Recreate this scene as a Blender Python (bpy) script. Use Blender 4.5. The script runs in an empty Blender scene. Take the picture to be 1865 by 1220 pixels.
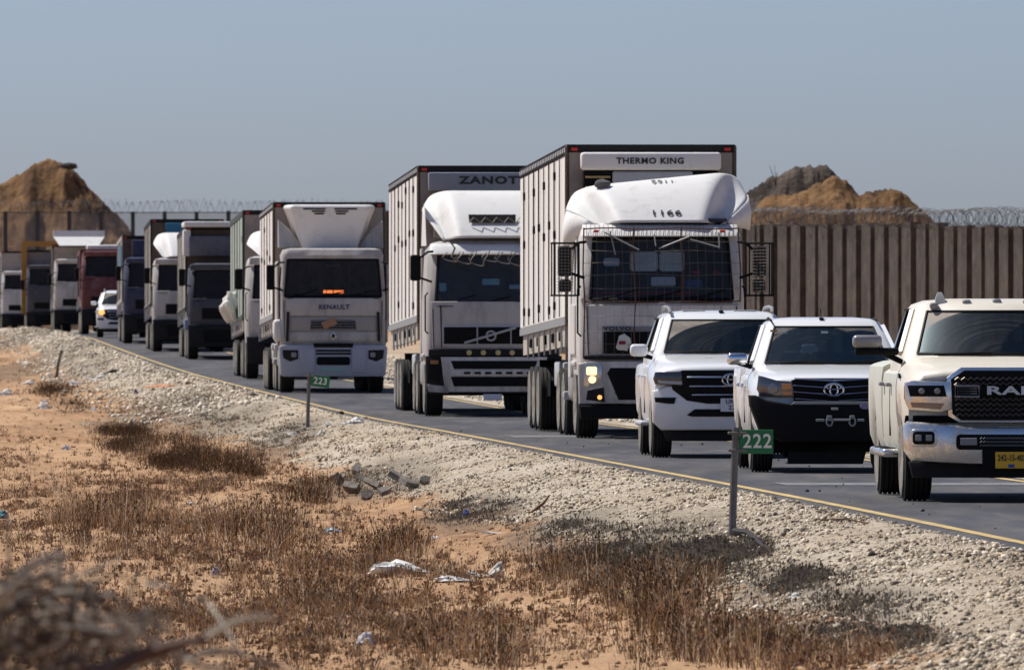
import bpy, bmesh, math, random
import numpy as np
from mathutils import Vector, Matrix
R = math.radians
C = bpy.context.scene.collection
sc = bpy.context.scene
# ------------------------------------------------------------------ camera, world, sun
F = 20000.0; CX = 932.5; CY = 555.0; CH = 2.0        # long lens: focal length in photo pixels, principal column, horizon row, eye height
cam_d = bpy.data.cameras.new("camera"); cam = bpy.data.objects.new("camera", cam_d); C.objects.link(cam)
cam.location = (0, 0, CH); cam.rotation_euler = (R(90), 0, 0)
cam_d.sensor_width = 36; cam_d.lens = F / 1865 * 36; cam_d.shift_y = -(610 - CY) / 1865
cam_d.clip_start = 1; cam_d.clip_end = 9000
cam_d.dof.use_dof = True; cam_d.dof.focus_distance = 118; cam_d.dof.aperture_fstop = 14.0
sc.camera = cam
SUN_EL, SUN_AZ = 56.0, -60.0                          # azimuth measured from +Y (away from the camera) towards +X
sun_dir = Vector((math.cos(R(SUN_EL)) * math.sin(R(SUN_AZ)), math.cos(R(SUN_EL)) * math.cos(R(SUN_AZ)), math.sin(R(SUN_EL))))
W = bpy.data.worlds.new("World"); sc.world = W; W.use_nodes = True
nt = W.node_tree; bg = nt.nodes["Background"]
sky = nt.nodes.new("ShaderNodeTexSky"); sky.sky_type = 'NISHITA'; sky.sun_disc = False
sky.sun_elevation = R(SUN_EL); sky.sun_rotation = R(SUN_AZ)
sky.air_density = 0.5; sky.dust_density = 1.0; sky.ozone_density = 6.0; sky.altitude = 0
tint = nt.nodes.new("ShaderNodeMix"); tint.data_type = 'RGBA'; tint.blend_type = 'MULTIPLY'; tint.inputs[0].default_value = 1
tint.inputs[7].default_value = (0.96, 0.90, 0.885, 1)
nt.links.new(sky.outputs[0], tint.inputs[6]); nt.links.new(tint.outputs[2], bg.inputs[0])
bg.inputs[1].default_value = 0.125
sd = bpy.data.lights.new("sun", 'SUN'); sd.energy = 5.0; sd.angle = R(0.55); sd.color = (1.0, 0.955, 0.88)
so = bpy.data.objects.new("sun", sd); C.objects.link(so); so.rotation_euler = sun_dir.to_track_quat('Z', 'Y').to_euler()
sc.view_settings.view_transform = 'Standard'; sc.view_settings.look = 'None'; sc.view_settings.gamma = 1
sc.view_settings.exposure = 0.0; sc.view_settings.use_curve_mapping = False
sc.cycles.max_bounces = 6; sc.cycles.transparent_max_bounces = 16; sc.cycles.use_denoising = True
sc.cycles.caustics_reflective = False; sc.cycles.caustics_refractive = False
rng = np.random.default_rng(7); random.seed(7)

# ------------------------------------------------------------------ materials
MATS = {}
def mat(name, col, rough=0.6, metal=0.0, dirt=None, amt=0.0, scale=3.0, stretch=(1, 1, 1), bump=0.0, bscale=40.0, coat=0.0, var=0.0, island=0.0, spec=0.5, emit=0.0, low=0.0, lowamt=.5):
    if name in MATS: return MATS[name]
    m = bpy.data.materials.new(name); m.use_nodes = True; n = m.node_tree.nodes; l = m.node_tree.links
    p = n["Principled BSDF"]; p.inputs["Roughness"].default_value = rough; p.inputs["Metallic"].default_value = metal
    p.inputs["Specular IOR Level"].default_value = spec
    if coat: p.inputs["Coat Weight"].default_value = coat; p.inputs["Coat Roughness"].default_value = 0.08
    c4 = (*col, 1); p.inputs["Base Color"].default_value = c4
    if emit: p.inputs["Emission Color"].default_value = c4; p.inputs["Emission Strength"].default_value = emit
    tc = n.new("ShaderNodeTexCoord"); mp = n.new("ShaderNodeMapping"); l.new(tc.outputs["Object"], mp.inputs[0]); mp.inputs["Scale"].default_value = stretch
    cur = None
    if dirt:
        nz = n.new("ShaderNodeTexNoise"); nz.inputs["Scale"].default_value = scale; nz.inputs["Detail"].default_value = 8; nz.inputs["Roughness"].default_value = 0.68
        l.new(mp.outputs[0], nz.inputs["Vector"])
        rp = n.new("ShaderNodeMapRange"); rp.inputs[1].default_value = 0.62 - 0.4 * amt; rp.inputs[2].default_value = 0.95 - 0.35 * amt; rp.inputs[4].default_value = min(1, 0.35 + amt)
        l.new(nz.outputs["Fac"], rp.inputs[0]); fac = rp.outputs[0]
        if low:                                        # road dust thrown up: thicker near the ground
            sx = n.new("ShaderNodeSeparateXYZ"); l.new(tc.outputs["Object"], sx.inputs[0])
            r2 = n.new("ShaderNodeMapRange"); r2.inputs[1].default_value = low; r2.inputs[2].default_value = 0.2; r2.inputs[4].default_value = lowamt
            l.new(sx.outputs[2], r2.inputs[0])
            ad = n.new("ShaderNodeMath"); ad.operation = 'ADD'; ad.use_clamp = True
            ml = n.new("ShaderNodeMath"); ml.operation = 'MULTIPLY'; l.new(r2.outputs[0], ml.inputs[0])
            m3 = n.new("ShaderNodeMath"); m3.operation = 'ADD'; l.new(nz.outputs["Fac"], m3.inputs[0]); m3.inputs[1].default_value = 0.35
            l.new(m3.outputs[0], ml.inputs[1]); l.new(fac, ad.inputs[0]); l.new(ml.outputs[0], ad.inputs[1]); fac = ad.outputs[0]
        mx = n.new("ShaderNodeMix"); mx.data_type = 'RGBA'; l.new(fac, mx.inputs[0])
        mx.inputs[6].default_value = c4; mx.inputs[7].default_value = (*dirt, 1); cur = mx.outputs[2]
        rr = n.new("ShaderNodeMapRange"); rr.inputs[3].default_value = rough; rr.inputs[4].default_value = max(rough, 0.75)
        l.new(fac, rr.inputs[0]); l.new(rr.outputs[0], p.inputs["Roughness"])
    if var or island:
        hs = n.new("ShaderNodeHueSaturation"); hs.inputs["Color"].default_value = c4
        if cur: l.new(cur, hs.inputs["Color"])
        v = n.new("ShaderNodeMapRange")
        if island:
            g = n.new("ShaderNodeNewGeometry"); l.new(g.outputs["Random Per Island"], v.inputs[0]); a = island
        else:
            nz2 = n.new("ShaderNodeTexNoise"); nz2.inputs["Scale"].default_value = scale * 0.37; nz2.inputs["Detail"].default_value = 6
            l.new(mp.outputs[0], nz2.inputs["Vector"]); v.inputs[1].default_value = .3; v.inputs[2].default_value = .7; l.new(nz2.outputs["Fac"], v.inputs[0]); a = var
        v.inputs[3].default_value = 1 - a; v.inputs[4].default_value = 1 + a; l.new(v.outputs[0], hs.inputs["Value"]); cur = hs.outputs[0]
    if cur: l.new(cur, p.inputs["Base Color"])
    if bump:
        nb = n.new("ShaderNodeTexNoise"); nb.inputs["Scale"].default_value = bscale; nb.inputs["Detail"].default_value = 5; l.new(mp.outputs[0], nb.inputs["Vector"])
        b = n.new("ShaderNodeBump"); b.inputs["Strength"].default_value = bump; b.inputs["Distance"].default_value = 0.02
        l.new(nb.outputs["Fac"], b.inputs["Height"]); l.new(b.outputs[0], p.inputs["Normal"])
    MATS[name] = m; return m
m_side3 = None
DUST = (0.42, 0.34, 0.25); GRIME = (0.13, 0.11, 0.09)
m_white = mat("white_paint", (.80, .81, .82), .25, dirt=(.45, .39, .31), amt=.12, scale=2.5, coat=.5, bump=.02, low=.75)
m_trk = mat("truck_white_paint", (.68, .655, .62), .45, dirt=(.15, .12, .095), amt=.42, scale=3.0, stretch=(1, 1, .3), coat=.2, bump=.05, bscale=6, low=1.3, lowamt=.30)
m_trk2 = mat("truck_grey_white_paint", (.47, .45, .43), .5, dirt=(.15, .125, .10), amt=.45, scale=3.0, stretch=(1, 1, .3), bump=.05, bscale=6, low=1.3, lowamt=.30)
m_defl = mat("deflector_fibreglass", (.72, .715, .70), .62, dirt=(.34, .31, .27), amt=.24, scale=4, bump=.06, bscale=5, spec=.3)
m_tan = mat("dusty_cream_paint", (.72, .67, .57), .42, dirt=(.52, .40, .27), amt=.36, scale=1.8, bump=.03, coat=.2, low=.6)
m_green = mat("dusty_green_white_paint", (.60, .60, .53), .4, dirt=(.40, .46, .27), amt=.40, scale=1.0, low=.45)
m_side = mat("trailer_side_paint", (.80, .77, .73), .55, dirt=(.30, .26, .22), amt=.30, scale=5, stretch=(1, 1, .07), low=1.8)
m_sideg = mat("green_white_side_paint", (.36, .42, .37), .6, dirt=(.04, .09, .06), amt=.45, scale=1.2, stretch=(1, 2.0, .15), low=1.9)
m_dark = mat("dark_trim", (.014, .014, .015), .6, dirt=(.06, .05, .04), amt=.2, scale=4, spec=.2)
m_brown = mat("grimy_brown_metal", (.085, .065, .05), .7, dirt=(.20, .14, .09), amt=.35, scale=4, bump=.2)
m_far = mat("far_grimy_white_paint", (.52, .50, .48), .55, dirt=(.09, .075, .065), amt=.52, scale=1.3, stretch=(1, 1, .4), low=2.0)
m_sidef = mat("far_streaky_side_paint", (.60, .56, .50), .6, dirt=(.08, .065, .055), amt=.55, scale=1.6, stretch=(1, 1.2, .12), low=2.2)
m_front = mat("trailer_front_wall", (.30, .27, .25), .65, dirt=(.10, .08, .07), amt=.4, scale=2)
m_grey = mat("grey_plastic", (.25, .26, .27), .5, dirt=(.3, .26, .2), amt=.2)
m_lgrey = mat("light_grey_panel", (.42, .43, .45), .5, dirt=(.3, .26, .2), amt=.2, var=.05)
m_black = mat("black_plastic", (.006, .006, .007), .6, dirt=(.03, .025, .02), amt=.1, scale=5, spec=.15)
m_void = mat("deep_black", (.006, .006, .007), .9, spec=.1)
m_rubber = mat("tyre_rubber", (.012, .012, .012), .85, dirt=(.07, .06, .05), amt=.2, scale=5, bump=.2, bscale=30)
m_rubber2 = mat("dusty_tyre_sidewall", (.10, .09, .08), .85, dirt=(.42, .38, .32), amt=.65, scale=5, stretch=(1, 1, .5))
m_rim = mat("steel_rim", (.36, .35, .34), .5, .4, dirt=(.2, .15, .1), amt=.4)
m_chrome = mat("chrome", (.80, .81, .83), .10, 1.0, dirt=(.45, .38, .3), amt=.18, scale=6)
m_dchrome = mat("dusty_chrome", (.80, .80, .80), .16, 1.0, dirt=(.50, .42, .32), amt=.5, scale=4)
m_rust = mat("rusty_bar", (.10, .045, .03), .8, dirt=(.2, .09, .04), amt=.4, scale=20)
m_wire = mat("cage_wire", (.20, .18, .16), .6, .3)
m_red = mat("red_paint", (.11, .022, .025), .5, dirt=(.3, .2, .17), amt=.35, scale=2)
m_redcloth = mat("red_cloth", (.25, .02, .03), .8)
m_navy = mat("navy_paint", (.02, .028, .075), .5, dirt=(.11, .09, .08), amt=.4, scale=2)
m_blue = mat("blue_panel", (.02, .16, .30), .6, dirt=(.1, .1, .1), amt=.3)
m_ochre = mat("ochre_paint", (.38, .20, .035), .6, dirt=(.2, .12, .06), amt=.4)
m_orange = mat("orange_reflector", (.75, .18, .03), .3)
m_amber = mat("amber_lens", (.75, .28, .07), .15, coat=.5)
m_redlens = mat("red_marker", (.6, .03, .02), .3)
m_lampg = mat("lamp_reflector", (.62, .60, .56), .18, .7, dirt=(.3, .25, .18), amt=.3, scale=8)
m_lamp = mat("lit_headlamp", (1.0, .66, .30), .3, emit=2.2)
m_lamp2 = mat("lit_small_lamp", (1.0, .42, .12), .3, emit=1.6)
m_sign_lit = mat("lit_orange_display", (1.0, .22, .04), .3, emit=9.0)
m_paper = mat("paper", (.75, .82, .92), .8)
m_card = mat("cardboard", (.40, .23, .13), .9)
m_yplate = mat("yellow_plate", (.85, .48, .03), .5)
m_wplate = mat("white_plate", (.70, .70, .72), .5)
m_text = mat("black_lettering", (.015, .015, .015), .5)
m_textw = mat("white_lettering", (.78, .78, .72), .6)
m_navytext = mat("navy_lettering", (.02, .03, .10), .5)
m_sgreen = mat("sign_green", (.006, .16, .055), .5, dirt=(.1, .2, .1), amt=.1, scale=8)
m_post = mat("galvanised_post", (.17, .165, .16), .5, .5, dirt=(.12, .10, .09), amt=.5, scale=10)
m_wood = mat("weathered_wood", (.17, .14, .11), .9, var=.3, scale=10, bump=.3)
m_seat = mat("seat_fabric", (.05, .055, .06), .9)
m_seatg = mat("cab_interior_grey", (.16, .17, .18), .9)
m_bag = mat("white_plastic_film", (.70, .69, .66), .85, dirt=(.5, .4, .3), amt=.25, scale=6)
m_bottle = mat("pale_blue_plastic", (.35, .45, .52), .25)
m_bluep = mat("blue_plastic", (.03, .06, .35), .4)
m_teal = mat("teal_plastic", (.01, .17, .22), .5)
m_slab = mat("broken_asphalt", (.13, .115, .10), .95, dirt=(.36, .31, .25), amt=.5, scale=8, bump=.6, bscale=30)
m_rock = mat("tan_rock", (.40, .33, .22), .95, var=.2, bump=.6, bscale=20)
m_drock = mat("dark_rock", (.03, .028, .027), .95, bump=.6, bscale=20)
m_pile = mat("corroded_sheet_pile", (.058, .045, .036), .9, dirt=(.15, .115, .085), amt=.26, scale=7, stretch=(1, 1, .6), bump=.8, bscale=12, var=.45)
m_fpost = mat("fence_post_dark", (.04, .04, .045), .8)
m_razor = mat("razor_wire", (.16, .16, .17), .5, .5)

def grass_mat(name, col, isl, trans=.5):
    m = bpy.data.materials.new(name); m.use_nodes = True; n = m.node_tree.nodes; l = m.node_tree.links; n.remove(n["Principled BSDF"])
    g = n.new("ShaderNodeNewGeometry"); v = n.new("ShaderNodeMapRange"); v.inputs[3].default_value = 1 - isl; v.inputs[4].default_value = 1 + isl; l.new(g.outputs["Random Per Island"], v.inputs[0])
    hs = n.new("ShaderNodeHueSaturation"); hs.inputs["Color"].default_value = (*col, 1); l.new(v.outputs[0], hs.inputs["Value"])
    v2 = n.new("ShaderNodeMapRange"); v2.inputs[3].default_value = .6; v2.inputs[4].default_value = 1.15; wn = n.new("ShaderNodeTexWhiteNoise"); wn.noise_dimensions = '1D'; l.new(g.outputs["Random Per Island"], wn.inputs["W"]); l.new(wn.outputs["Value"], v2.inputs[0]); l.new(v2.outputs[0], hs.inputs["Saturation"])
    d = n.new("ShaderNodeBsdfDiffuse"); t = n.new("ShaderNodeBsdfTranslucent"); mx = n.new("ShaderNodeMixShader"); mx.inputs[0].default_value = trans
    l.new(hs.outputs[0], d.inputs[0]); l.new(hs.outputs[0], t.inputs[0]); l.new(d.outputs[0], mx.inputs[1]); l.new(t.outputs[0], mx.inputs[2]); l.new(mx.outputs[0], n["Material Output"].inputs[0]); MATS[name] = m; return m
def glass_mat(name, tintc=(.10, .16, .17), refl=.55, dust=.0, arcs=(), rough=.03, streak=.3, gcol=(.9, .95, 1)):
    """thin glass: tinted see-through + mirror; road dust except where wipers (arcs = pivots and radii in object space) cleaned it"""
    m = bpy.data.materials.new(name); m.use_nodes = True; n = m.node_tree.nodes; l = m.node_tree.links
    n.remove(n["Principled BSDF"]); out = n["Material Output"]
    tr = n.new("ShaderNodeBsdfTransparent"); tr.inputs[0].default_value = (*tintc, 1)
    gl = n.new("ShaderNodeBsdfGlossy"); gl.inputs["Roughness"].default_value = rough; gl.inputs[0].default_value = (*gcol, 1)
    fr = n.new("ShaderNodeFresnel"); fr.inputs[0].default_value = 1.5
    mu = n.new("ShaderNodeMath"); mu.operation = 'MULTIPLY'; mu.inputs[1].default_value = refl * 2; l.new(fr.outputs[0], mu.inputs[0])
    m1 = n.new("ShaderNodeMixShader"); l.new(mu.outputs[0], m1.inputs[0]); l.new(tr.outputs[0], m1.inputs[1]); l.new(gl.outputs[0], m1.inputs[2])
    last = m1.outputs[0]
    if dust:
        df = n.new("ShaderNodeBsdfDiffuse"); df.inputs[0].default_value = (.42, .37, .31, 1)
        tc = n.new("ShaderNodeTexCoord"); nz = n.new("ShaderNodeTexNoise"); nz.inputs["Scale"].default_value = 5; nz.inputs["Detail"].default_value = 8
        l.new(tc.outputs["Object"], nz.inputs["Vector"])
        mr = n.new("ShaderNodeMapRange"); mr.inputs[1].default_value = .35; mr.inputs[2].default_value = .75
        mr.inputs[3].default_value = dust * .6; mr.inputs[4].default_value = dust * 1.2; l.new(nz.outputs["Fac"], mr.inputs[0])
        fac = mr.outputs[0]
        sx = n.new("ShaderNodeSeparateXYZ"); l.new(tc.outputs["Object"], sx.inputs[0])
        for (px, pz, r0, r1, kz) in arcs:
            cx = n.new("ShaderNodeMath"); cx.operation = 'SUBTRACT'; l.new(sx.outputs[0], cx.inputs[0]); cx.inputs[1].default_value = px
            cz = n.new("ShaderNodeMath"); cz.operation = 'SUBTRACT'; l.new(sx.outputs[2], cz.inputs[0]); cz.inputs[1].default_value = pz
            kz_ = n.new("ShaderNodeMath"); kz_.operation = 'MULTIPLY'; l.new(cz.outputs[0], kz_.inputs[0]); kz_.inputs[1].default_value = kz
            x2 = n.new("ShaderNodeMath"); x2.operation = 'POWER'; l.new(cx.outputs[0], x2.inputs[0]); x2.inputs[1].default_value = 2
            z2 = n.new("ShaderNodeMath"); z2.operation = 'POWER'; l.new(kz_.outputs[0], z2.inputs[0]); z2.inputs[1].default_value = 2
            ad = n.new("ShaderNodeMath"); ad.operation = 'ADD'; l.new(x2.outputs[0], ad.inputs[0]); l.new(z2.outputs[0], ad.inputs[1])
            sq = n.new("ShaderNodeMath"); sq.operation = 'SQRT'; l.new(ad.outputs[0], sq.inputs[0])
            a = n.new("ShaderNodeMapRange"); a.inputs[1].default_value = r1 - .012; a.inputs[2].default_value = r1 + .012; a.inputs[3].default_value = .0; a.inputs[4].default_value = 1; l.new(sq.outputs[0], a.inputs[0])
            b = n.new("ShaderNodeMapRange"); b.inputs[1].default_value = r0 - .02; b.inputs[2].default_value = r0 + .02; b.inputs[3].default_value = 1; b.inputs[4].default_value = 0; l.new(sq.outputs[0], b.inputs[0])
            mxm = n.new("ShaderNodeMath"); mxm.operation = 'MAXIMUM'; l.new(a.outputs[0], mxm.inputs[0]); l.new(b.outputs[0], mxm.inputs[1])
            sn = n.new("ShaderNodeTexNoise"); sn.noise_dimensions = '2D'; cb = n.new("ShaderNodeCombineXYZ"); m9 = n.new("ShaderNodeMath"); m9.operation = 'MULTIPLY'; m9.inputs[1].default_value = 22; l.new(sq.outputs[0], m9.inputs[0]); l.new(m9.outputs[0], cb.inputs[0]); l.new(sx.outputs[0], cb.inputs[1]); l.new(cb.outputs[0], sn.inputs["Vector"]); sn.inputs["Scale"].default_value = 1
            sr = n.new("ShaderNodeMapRange"); sr.inputs[1].default_value = .45; sr.inputs[2].default_value = .8; sr.inputs[3].default_value = .02; sr.inputs[4].default_value = streak; l.new(sn.outputs["Fac"], sr.inputs[0])
            m8 = n.new("ShaderNodeMath"); m8.operation = 'MAXIMUM'; l.new(mxm.outputs[0], m8.inputs[0]); l.new(sr.outputs[0], m8.inputs[1]); mxm = m8
            mm = n.new("ShaderNodeMath"); mm.operation = 'MULTIPLY'; l.new(fac, mm.inputs[0]); l.new(mxm.outputs[0], mm.inputs[1]); fac = mm.outputs[0]
        m2 = n.new("ShaderNodeMixShader"); l.new(fac, m2.inputs[0]); l.new(last, m2.inputs[1]); l.new(df.outputs[0], m2.inputs[2]); last = m2.outputs[0]
    l.new(last, out.inputs[0]); return m

# ------------------------------------------------------------------ object helpers
def link(o, parent=None):
    C.objects.link(o)
    if parent: o.parent = parent
    return o
def tag(o, label=None, cat=None, group=None, kind=None):
    if label: o['label'] = label
    if cat: o['category'] = cat
    if group: o['group'] = group
    if kind: o['kind'] = kind
    return o
def empty(name, loc, rz=0, label=None, cat=None, group=None):
    o = bpy.data.objects.new(name, None); o.empty_display_size = .2; link(o); o.location = loc; o.rotation_euler = (0, 0, rz)
    return tag(o, label, cat, group)
def copy_tree(o, parent=None):
    c = o.copy(); C.objects.link(c)
    if parent: c.parent = parent
    for ch in list(o.children): copy_tree(ch, c)
    return c
def finish(me, smooth, angle=35):
    if smooth:
        me.polygons.foreach_set('use_smooth', [True] * len(me.polygons)); me.set_sharp_from_angle(angle=R(angle))
    me.update()
SPLIT = {'cab_side_fairing', 'deflector_side', 'fuel_tank', 'windshield_document', 'side_marker_block', 'bumper_slot', 'washer_jet', 'roof_patch', 'loading_frame', 'hanging_cloth', 'latch', 'grille_slat', 'mirror_housing', 'strap', 'mirror_arm'}
class MB:
    def __init__(s): s.v = []; s.f = []
    def add(s, v, f):
        b = len(s.v); s.v += [tuple(p) for p in v]; s.f += [tuple(i + b for i in q) for q in f]; return s
    def box(s, x0, x1, y0, y1, z0, z1):
        return s.add([(x0, y0, z0), (x1, y0, z0), (x1, y1, z0), (x0, y1, z0), (x0, y0, z1), (x1, y0, z1), (x1, y1, z1), (x0, y1, z1)],
                     [(0, 3, 2, 1), (4, 5, 6, 7), (0, 1, 5, 4), (1, 2, 6, 5), (2, 3, 7, 6), (3, 0, 4, 7)])
    def rbox(s, x0, x1, y0, y1, z0, z1, r=.03, seg=2):
        bm = bmesh.new(); bmesh.ops.create_cube(bm, size=1)
        for v in bm.verts: v.co = Vector(((x0 + x1) / 2 + v.co.x * (x1 - x0), (y0 + y1) / 2 + v.co.y * (y1 - y0), (z0 + z1) / 2 + v.co.z * (z1 - z0)))
        bmesh.ops.bevel(bm, geom=list(bm.edges), offset=r, segments=seg, affect='EDGES', profile=.5)
        return s.bm(bm)
    def bm(s, bm):
        bm.verts.index_update(); s.add([v.co[:] for v in bm.verts], [[v.index for v in f.verts] for f in bm.faces]); bm.free(); return s
    def tube(s, pts, r, n=6, r1=None, cap=True):
        pts = [Vector(p) for p in pts]; rings = []; m = len(pts)
        for i, p in enumerate(pts):
            t = (pts[min(i + 1, m - 1)] - pts[max(i - 1, 0)]).normalized()
            a = t.cross(Vector((0, 0, 1)));
            if a.length < .05: a = t.cross(Vector((1, 0, 0)))
            a.normalize(); b = t.cross(a); rr = r if r1 is None else r + (r1 - r) * i / (m - 1)
            rings.append([p + (a * math.cos(2 * math.pi * k / n) + b * math.sin(2 * math.pi * k / n)) * rr for k in range(n)])
        v = [q for g in rings for q in g]; f = []
        for i in range(m - 1):
            for k in range(n): f.append((i * n + k, i * n + (k + 1) % n, (i + 1) * n + (k + 1) % n, (i + 1) * n + k))
        if cap: f.append(tuple(range(n - 1, -1, -1))); f.append(tuple((m - 1) * n + k for k in range(n)))
        return s.add(v, f)
    def loft(s, rings, cap0=True, cap1=True, skip=None, closed=True):
        n = len(rings[0]); v = [q for g in rings for q in g]; f = []
        for i in range(len(rings) - 1):
            for k in range(n if closed else n - 1):
                if skip and skip(i, k): continue
                f.append((i * n + k, i * n + (k + 1) % n, (i + 1) * n + (k + 1) % n, (i + 1) * n + k))
        if cap0: f.append(tuple(range(n - 1, -1, -1)))
        if cap1: f.append(tuple((len(rings) - 1) * n + k for k in range(n)))
        return s.add(v, f)
    def lathe_x(s, prof, cx, cy, cz, n=28):            # prof: list of (x offset, radius)
        rings = [[(cx + x, cy + r * math.cos(2 * math.pi * k / n), cz + r * math.sin(2 * math.pi * k / n)) for k in range(n)] for x, r in prof]
        return s.loft(rings)
    def plate(s, poly, y0, depth, yf=None, slices=6, bev=.0):
        """a front-facing panel: outline in (x, z), thickness in y, bent by yf(x, z)"""
        bm = bmesh.new(); vs = [bm.verts.new((x, y0, z)) for x, z in poly]; f = bm.faces.new(vs)
        r = bmesh.ops.extrude_face_region(bm, geom=[f]); nv = [e for e in r['geom'] if isinstance(e, bmesh.types.BMVert)]
        for v in nv: v.co.y -= depth
        if bev:
            ed = [e for e in bm.edges if all(v in nv for v in e.verts)]
            bmesh.ops.bevel(bm, geom=ed, offset=bev, segments=2, affect='EDGES', profile=.5, clamp_overlap=True)
        xs = [p[0] for p in poly]; zs = [p[1] for p in poly]
        if yf:
            for i in range(1, slices):
                x = min(xs) + (max(xs) - min(xs)) * i / slices
                bmesh.ops.bisect_plane(bm, geom=list(bm.verts) + list(bm.edges) + list(bm.faces), plane_co=(x, 0, 0), plane_no=(1, 0, 0))
            for v in bm.verts: v.co.y += yf(v.co.x, v.co.z)
        bmesh.ops.recalc_face_normals(bm, faces=list(bm.faces))
        return s.bm(bm)
    def islands(s):
        par = list(range(len(s.v)))
        def find(a):
            while par[a] != a: par[a] = par[par[a]]; a = par[a]
            return a
        for f in s.f:
            for i in f[1:]: par[find(i)] = find(f[0])
        out = {}
        for f in s.f: out.setdefault(find(f[0]), []).append(f)
        for fs in out.values():
            ids = sorted({i for f in fs for i in f}); mp = {a: b for b, a in enumerate(ids)}; q = MB(); q.v = [s.v[i] for i in ids]; q.f = [tuple(mp[i] for i in f) for f in fs]; yield q
    def build(s, name, m, parent=None, smooth=False, xf=None, angle=35, fix=False):
        if name in SPLIT:
            o = None
            for q in s.islands(): o = q.build1(name, m, parent, smooth, xf, angle, fix)
            return o
        return s.build1(name, m, parent, smooth, xf, angle, fix)
    def build1(s, name, m, parent=None, smooth=False, xf=None, angle=35, fix=False):
        if xf: s.v = [xf(p) for p in s.v]
        me = bpy.data.meshes.new(name); me.from_pydata(s.v, [], s.f); me.materials.append(m)
        if fix:
            b = bmesh.new(); b.from_mesh(me); bmesh.ops.recalc_face_normals(b, faces=list(b.faces)); b.to_mesh(me); b.free()
        finish(me, smooth, angle)
        return link(bpy.data.objects.new(name, me), parent)
def mir(poly): return [(-x, z) for x, z in poly][::-1]
def rpoly(x0, x1, z0, z1, r=.03, n=3):
    pts = []
    for cx, cz, a0 in ((x1 - r, z1 - r, 0), (x0 + r, z1 - r, 90), (x0 + r, z0 + r, 180), (x1 - r, z0 + r, 270)):
        for k in range(n + 1):
            a = R(a0 + 90 * k / n); pts.append((cx + r * math.cos(a), cz + r * math.sin(a)))
    return pts
def np_mesh(name, v, f, m, parent=None, quads=True, kind='stuff'):
    me = bpy.data.meshes.new(name); nv = len(v); nf, k = f.shape
    me.vertices.add(nv); me.vertices.foreach_set('co', v.astype(np.float32).ravel())
    me.loops.add(nf * k); me.loops.foreach_set('vertex_index', f.astype(np.int32).ravel())
    me.polygons.add(nf); me.polygons.foreach_set('loop_start', np.arange(0, nf * k, k, dtype=np.int32)); me.polygons.foreach_set('loop_total', np.full(nf, k, dtype=np.int32))
    me.update(calc_edges=True); me.materials.append(m)
    o = link(bpy.data.objects.new(name, me), parent)
    if kind: o['kind'] = kind
    return o
def text(s, size, m, parent, loc, rot=(90, 0, 0), name='lettering', sx=1.0, bold=.0, ext=.004, yf=None, align='CENTER', sp=1.12):
    cu = bpy.data.curves.new(name, 'FONT'); cu.body = s; cu.size = size; cu.align_x = align; cu.align_y = 'CENTER'; cu.extrude = ext; cu.offset = bold * .6; cu.space_character = sp; cu.resolution_u = 3
    t = bpy.data.objects.new(name, cu); C.objects.link(t)
    dg = bpy.context.evaluated_depsgraph_get(); me = bpy.data.meshes.new_from_object(t.evaluated_get(dg)); bpy.data.objects.remove(t); bpy.data.curves.remove(cu)
    me.transform(Matrix.Translation(loc) @ Matrix.Rotation(R(rot[2]), 4, 'Z') @ Matrix.Rotation(R(rot[1]), 4, 'Y') @ Matrix.Rotation(R(rot[0]), 4, 'X') @ Matrix.Diagonal((sx, 1, 1, 1)))
    if yf:
        for v in me.vertices: v.co.y += yf(v.co.x, v.co.z)
    me.materials.clear(); me.materials.append(m); me.name = name
    return link(bpy.data.objects.new(name, me), parent)

# ------------------------------------------------------------------ terrain functions
def vnoise(x, y, seed=0):
    xi = np.floor(x); yi = np.floor(y); xf = x - xi; yf = y - yi
    def h(a, b):
        n = np.sin(a * 127.1 + b * 311.7 + seed * 74.7) * 43758.5453; return n - np.floor(n)
    u = xf * xf * (3 - 2 * xf); v = yf * yf * (3 - 2 * yf)
    return (h(xi, yi) * (1 - u) + h(xi + 1, yi) * u) * (1 - v) + (h(xi, yi + 1) * (1 - u) + h(xi + 1, yi + 1) * u) * v
def fbm(x, y, seed=0, o=4):
    s = 0; a = .5; t = 0
    for i in range(o): s = s + a * vnoise(x * 2 ** i, y * 2 ** i, seed + i * 13); t += a; a *= .5
    return s / t - .5
YR = np.array([-50, 60, 89, 107, 141, 164, 202, 246, 305, 345, 375, 441, 520, 600, 760, 1000, 3000, 9000.])
RR = np.array([.06, .07, .08, .08, .03, .0, -.07, -.02, .07, .22, .36, .70, .70, .50, .15, .1, .3, 0.])
_yy = np.linspace(-50, 3000, 3051); _rr = np.convolve(np.pad(np.interp(_yy, YR, RR), 12, mode='edge'), np.ones(25) / 25, 'valid')
def road_z(Y): return np.where(Y < 3000, np.interp(Y, _yy, _rr), np.interp(Y, YR, RR))
SL = -.0600
def XL(Y): return 4.1 + SL * (Y - 89.0)
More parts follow.
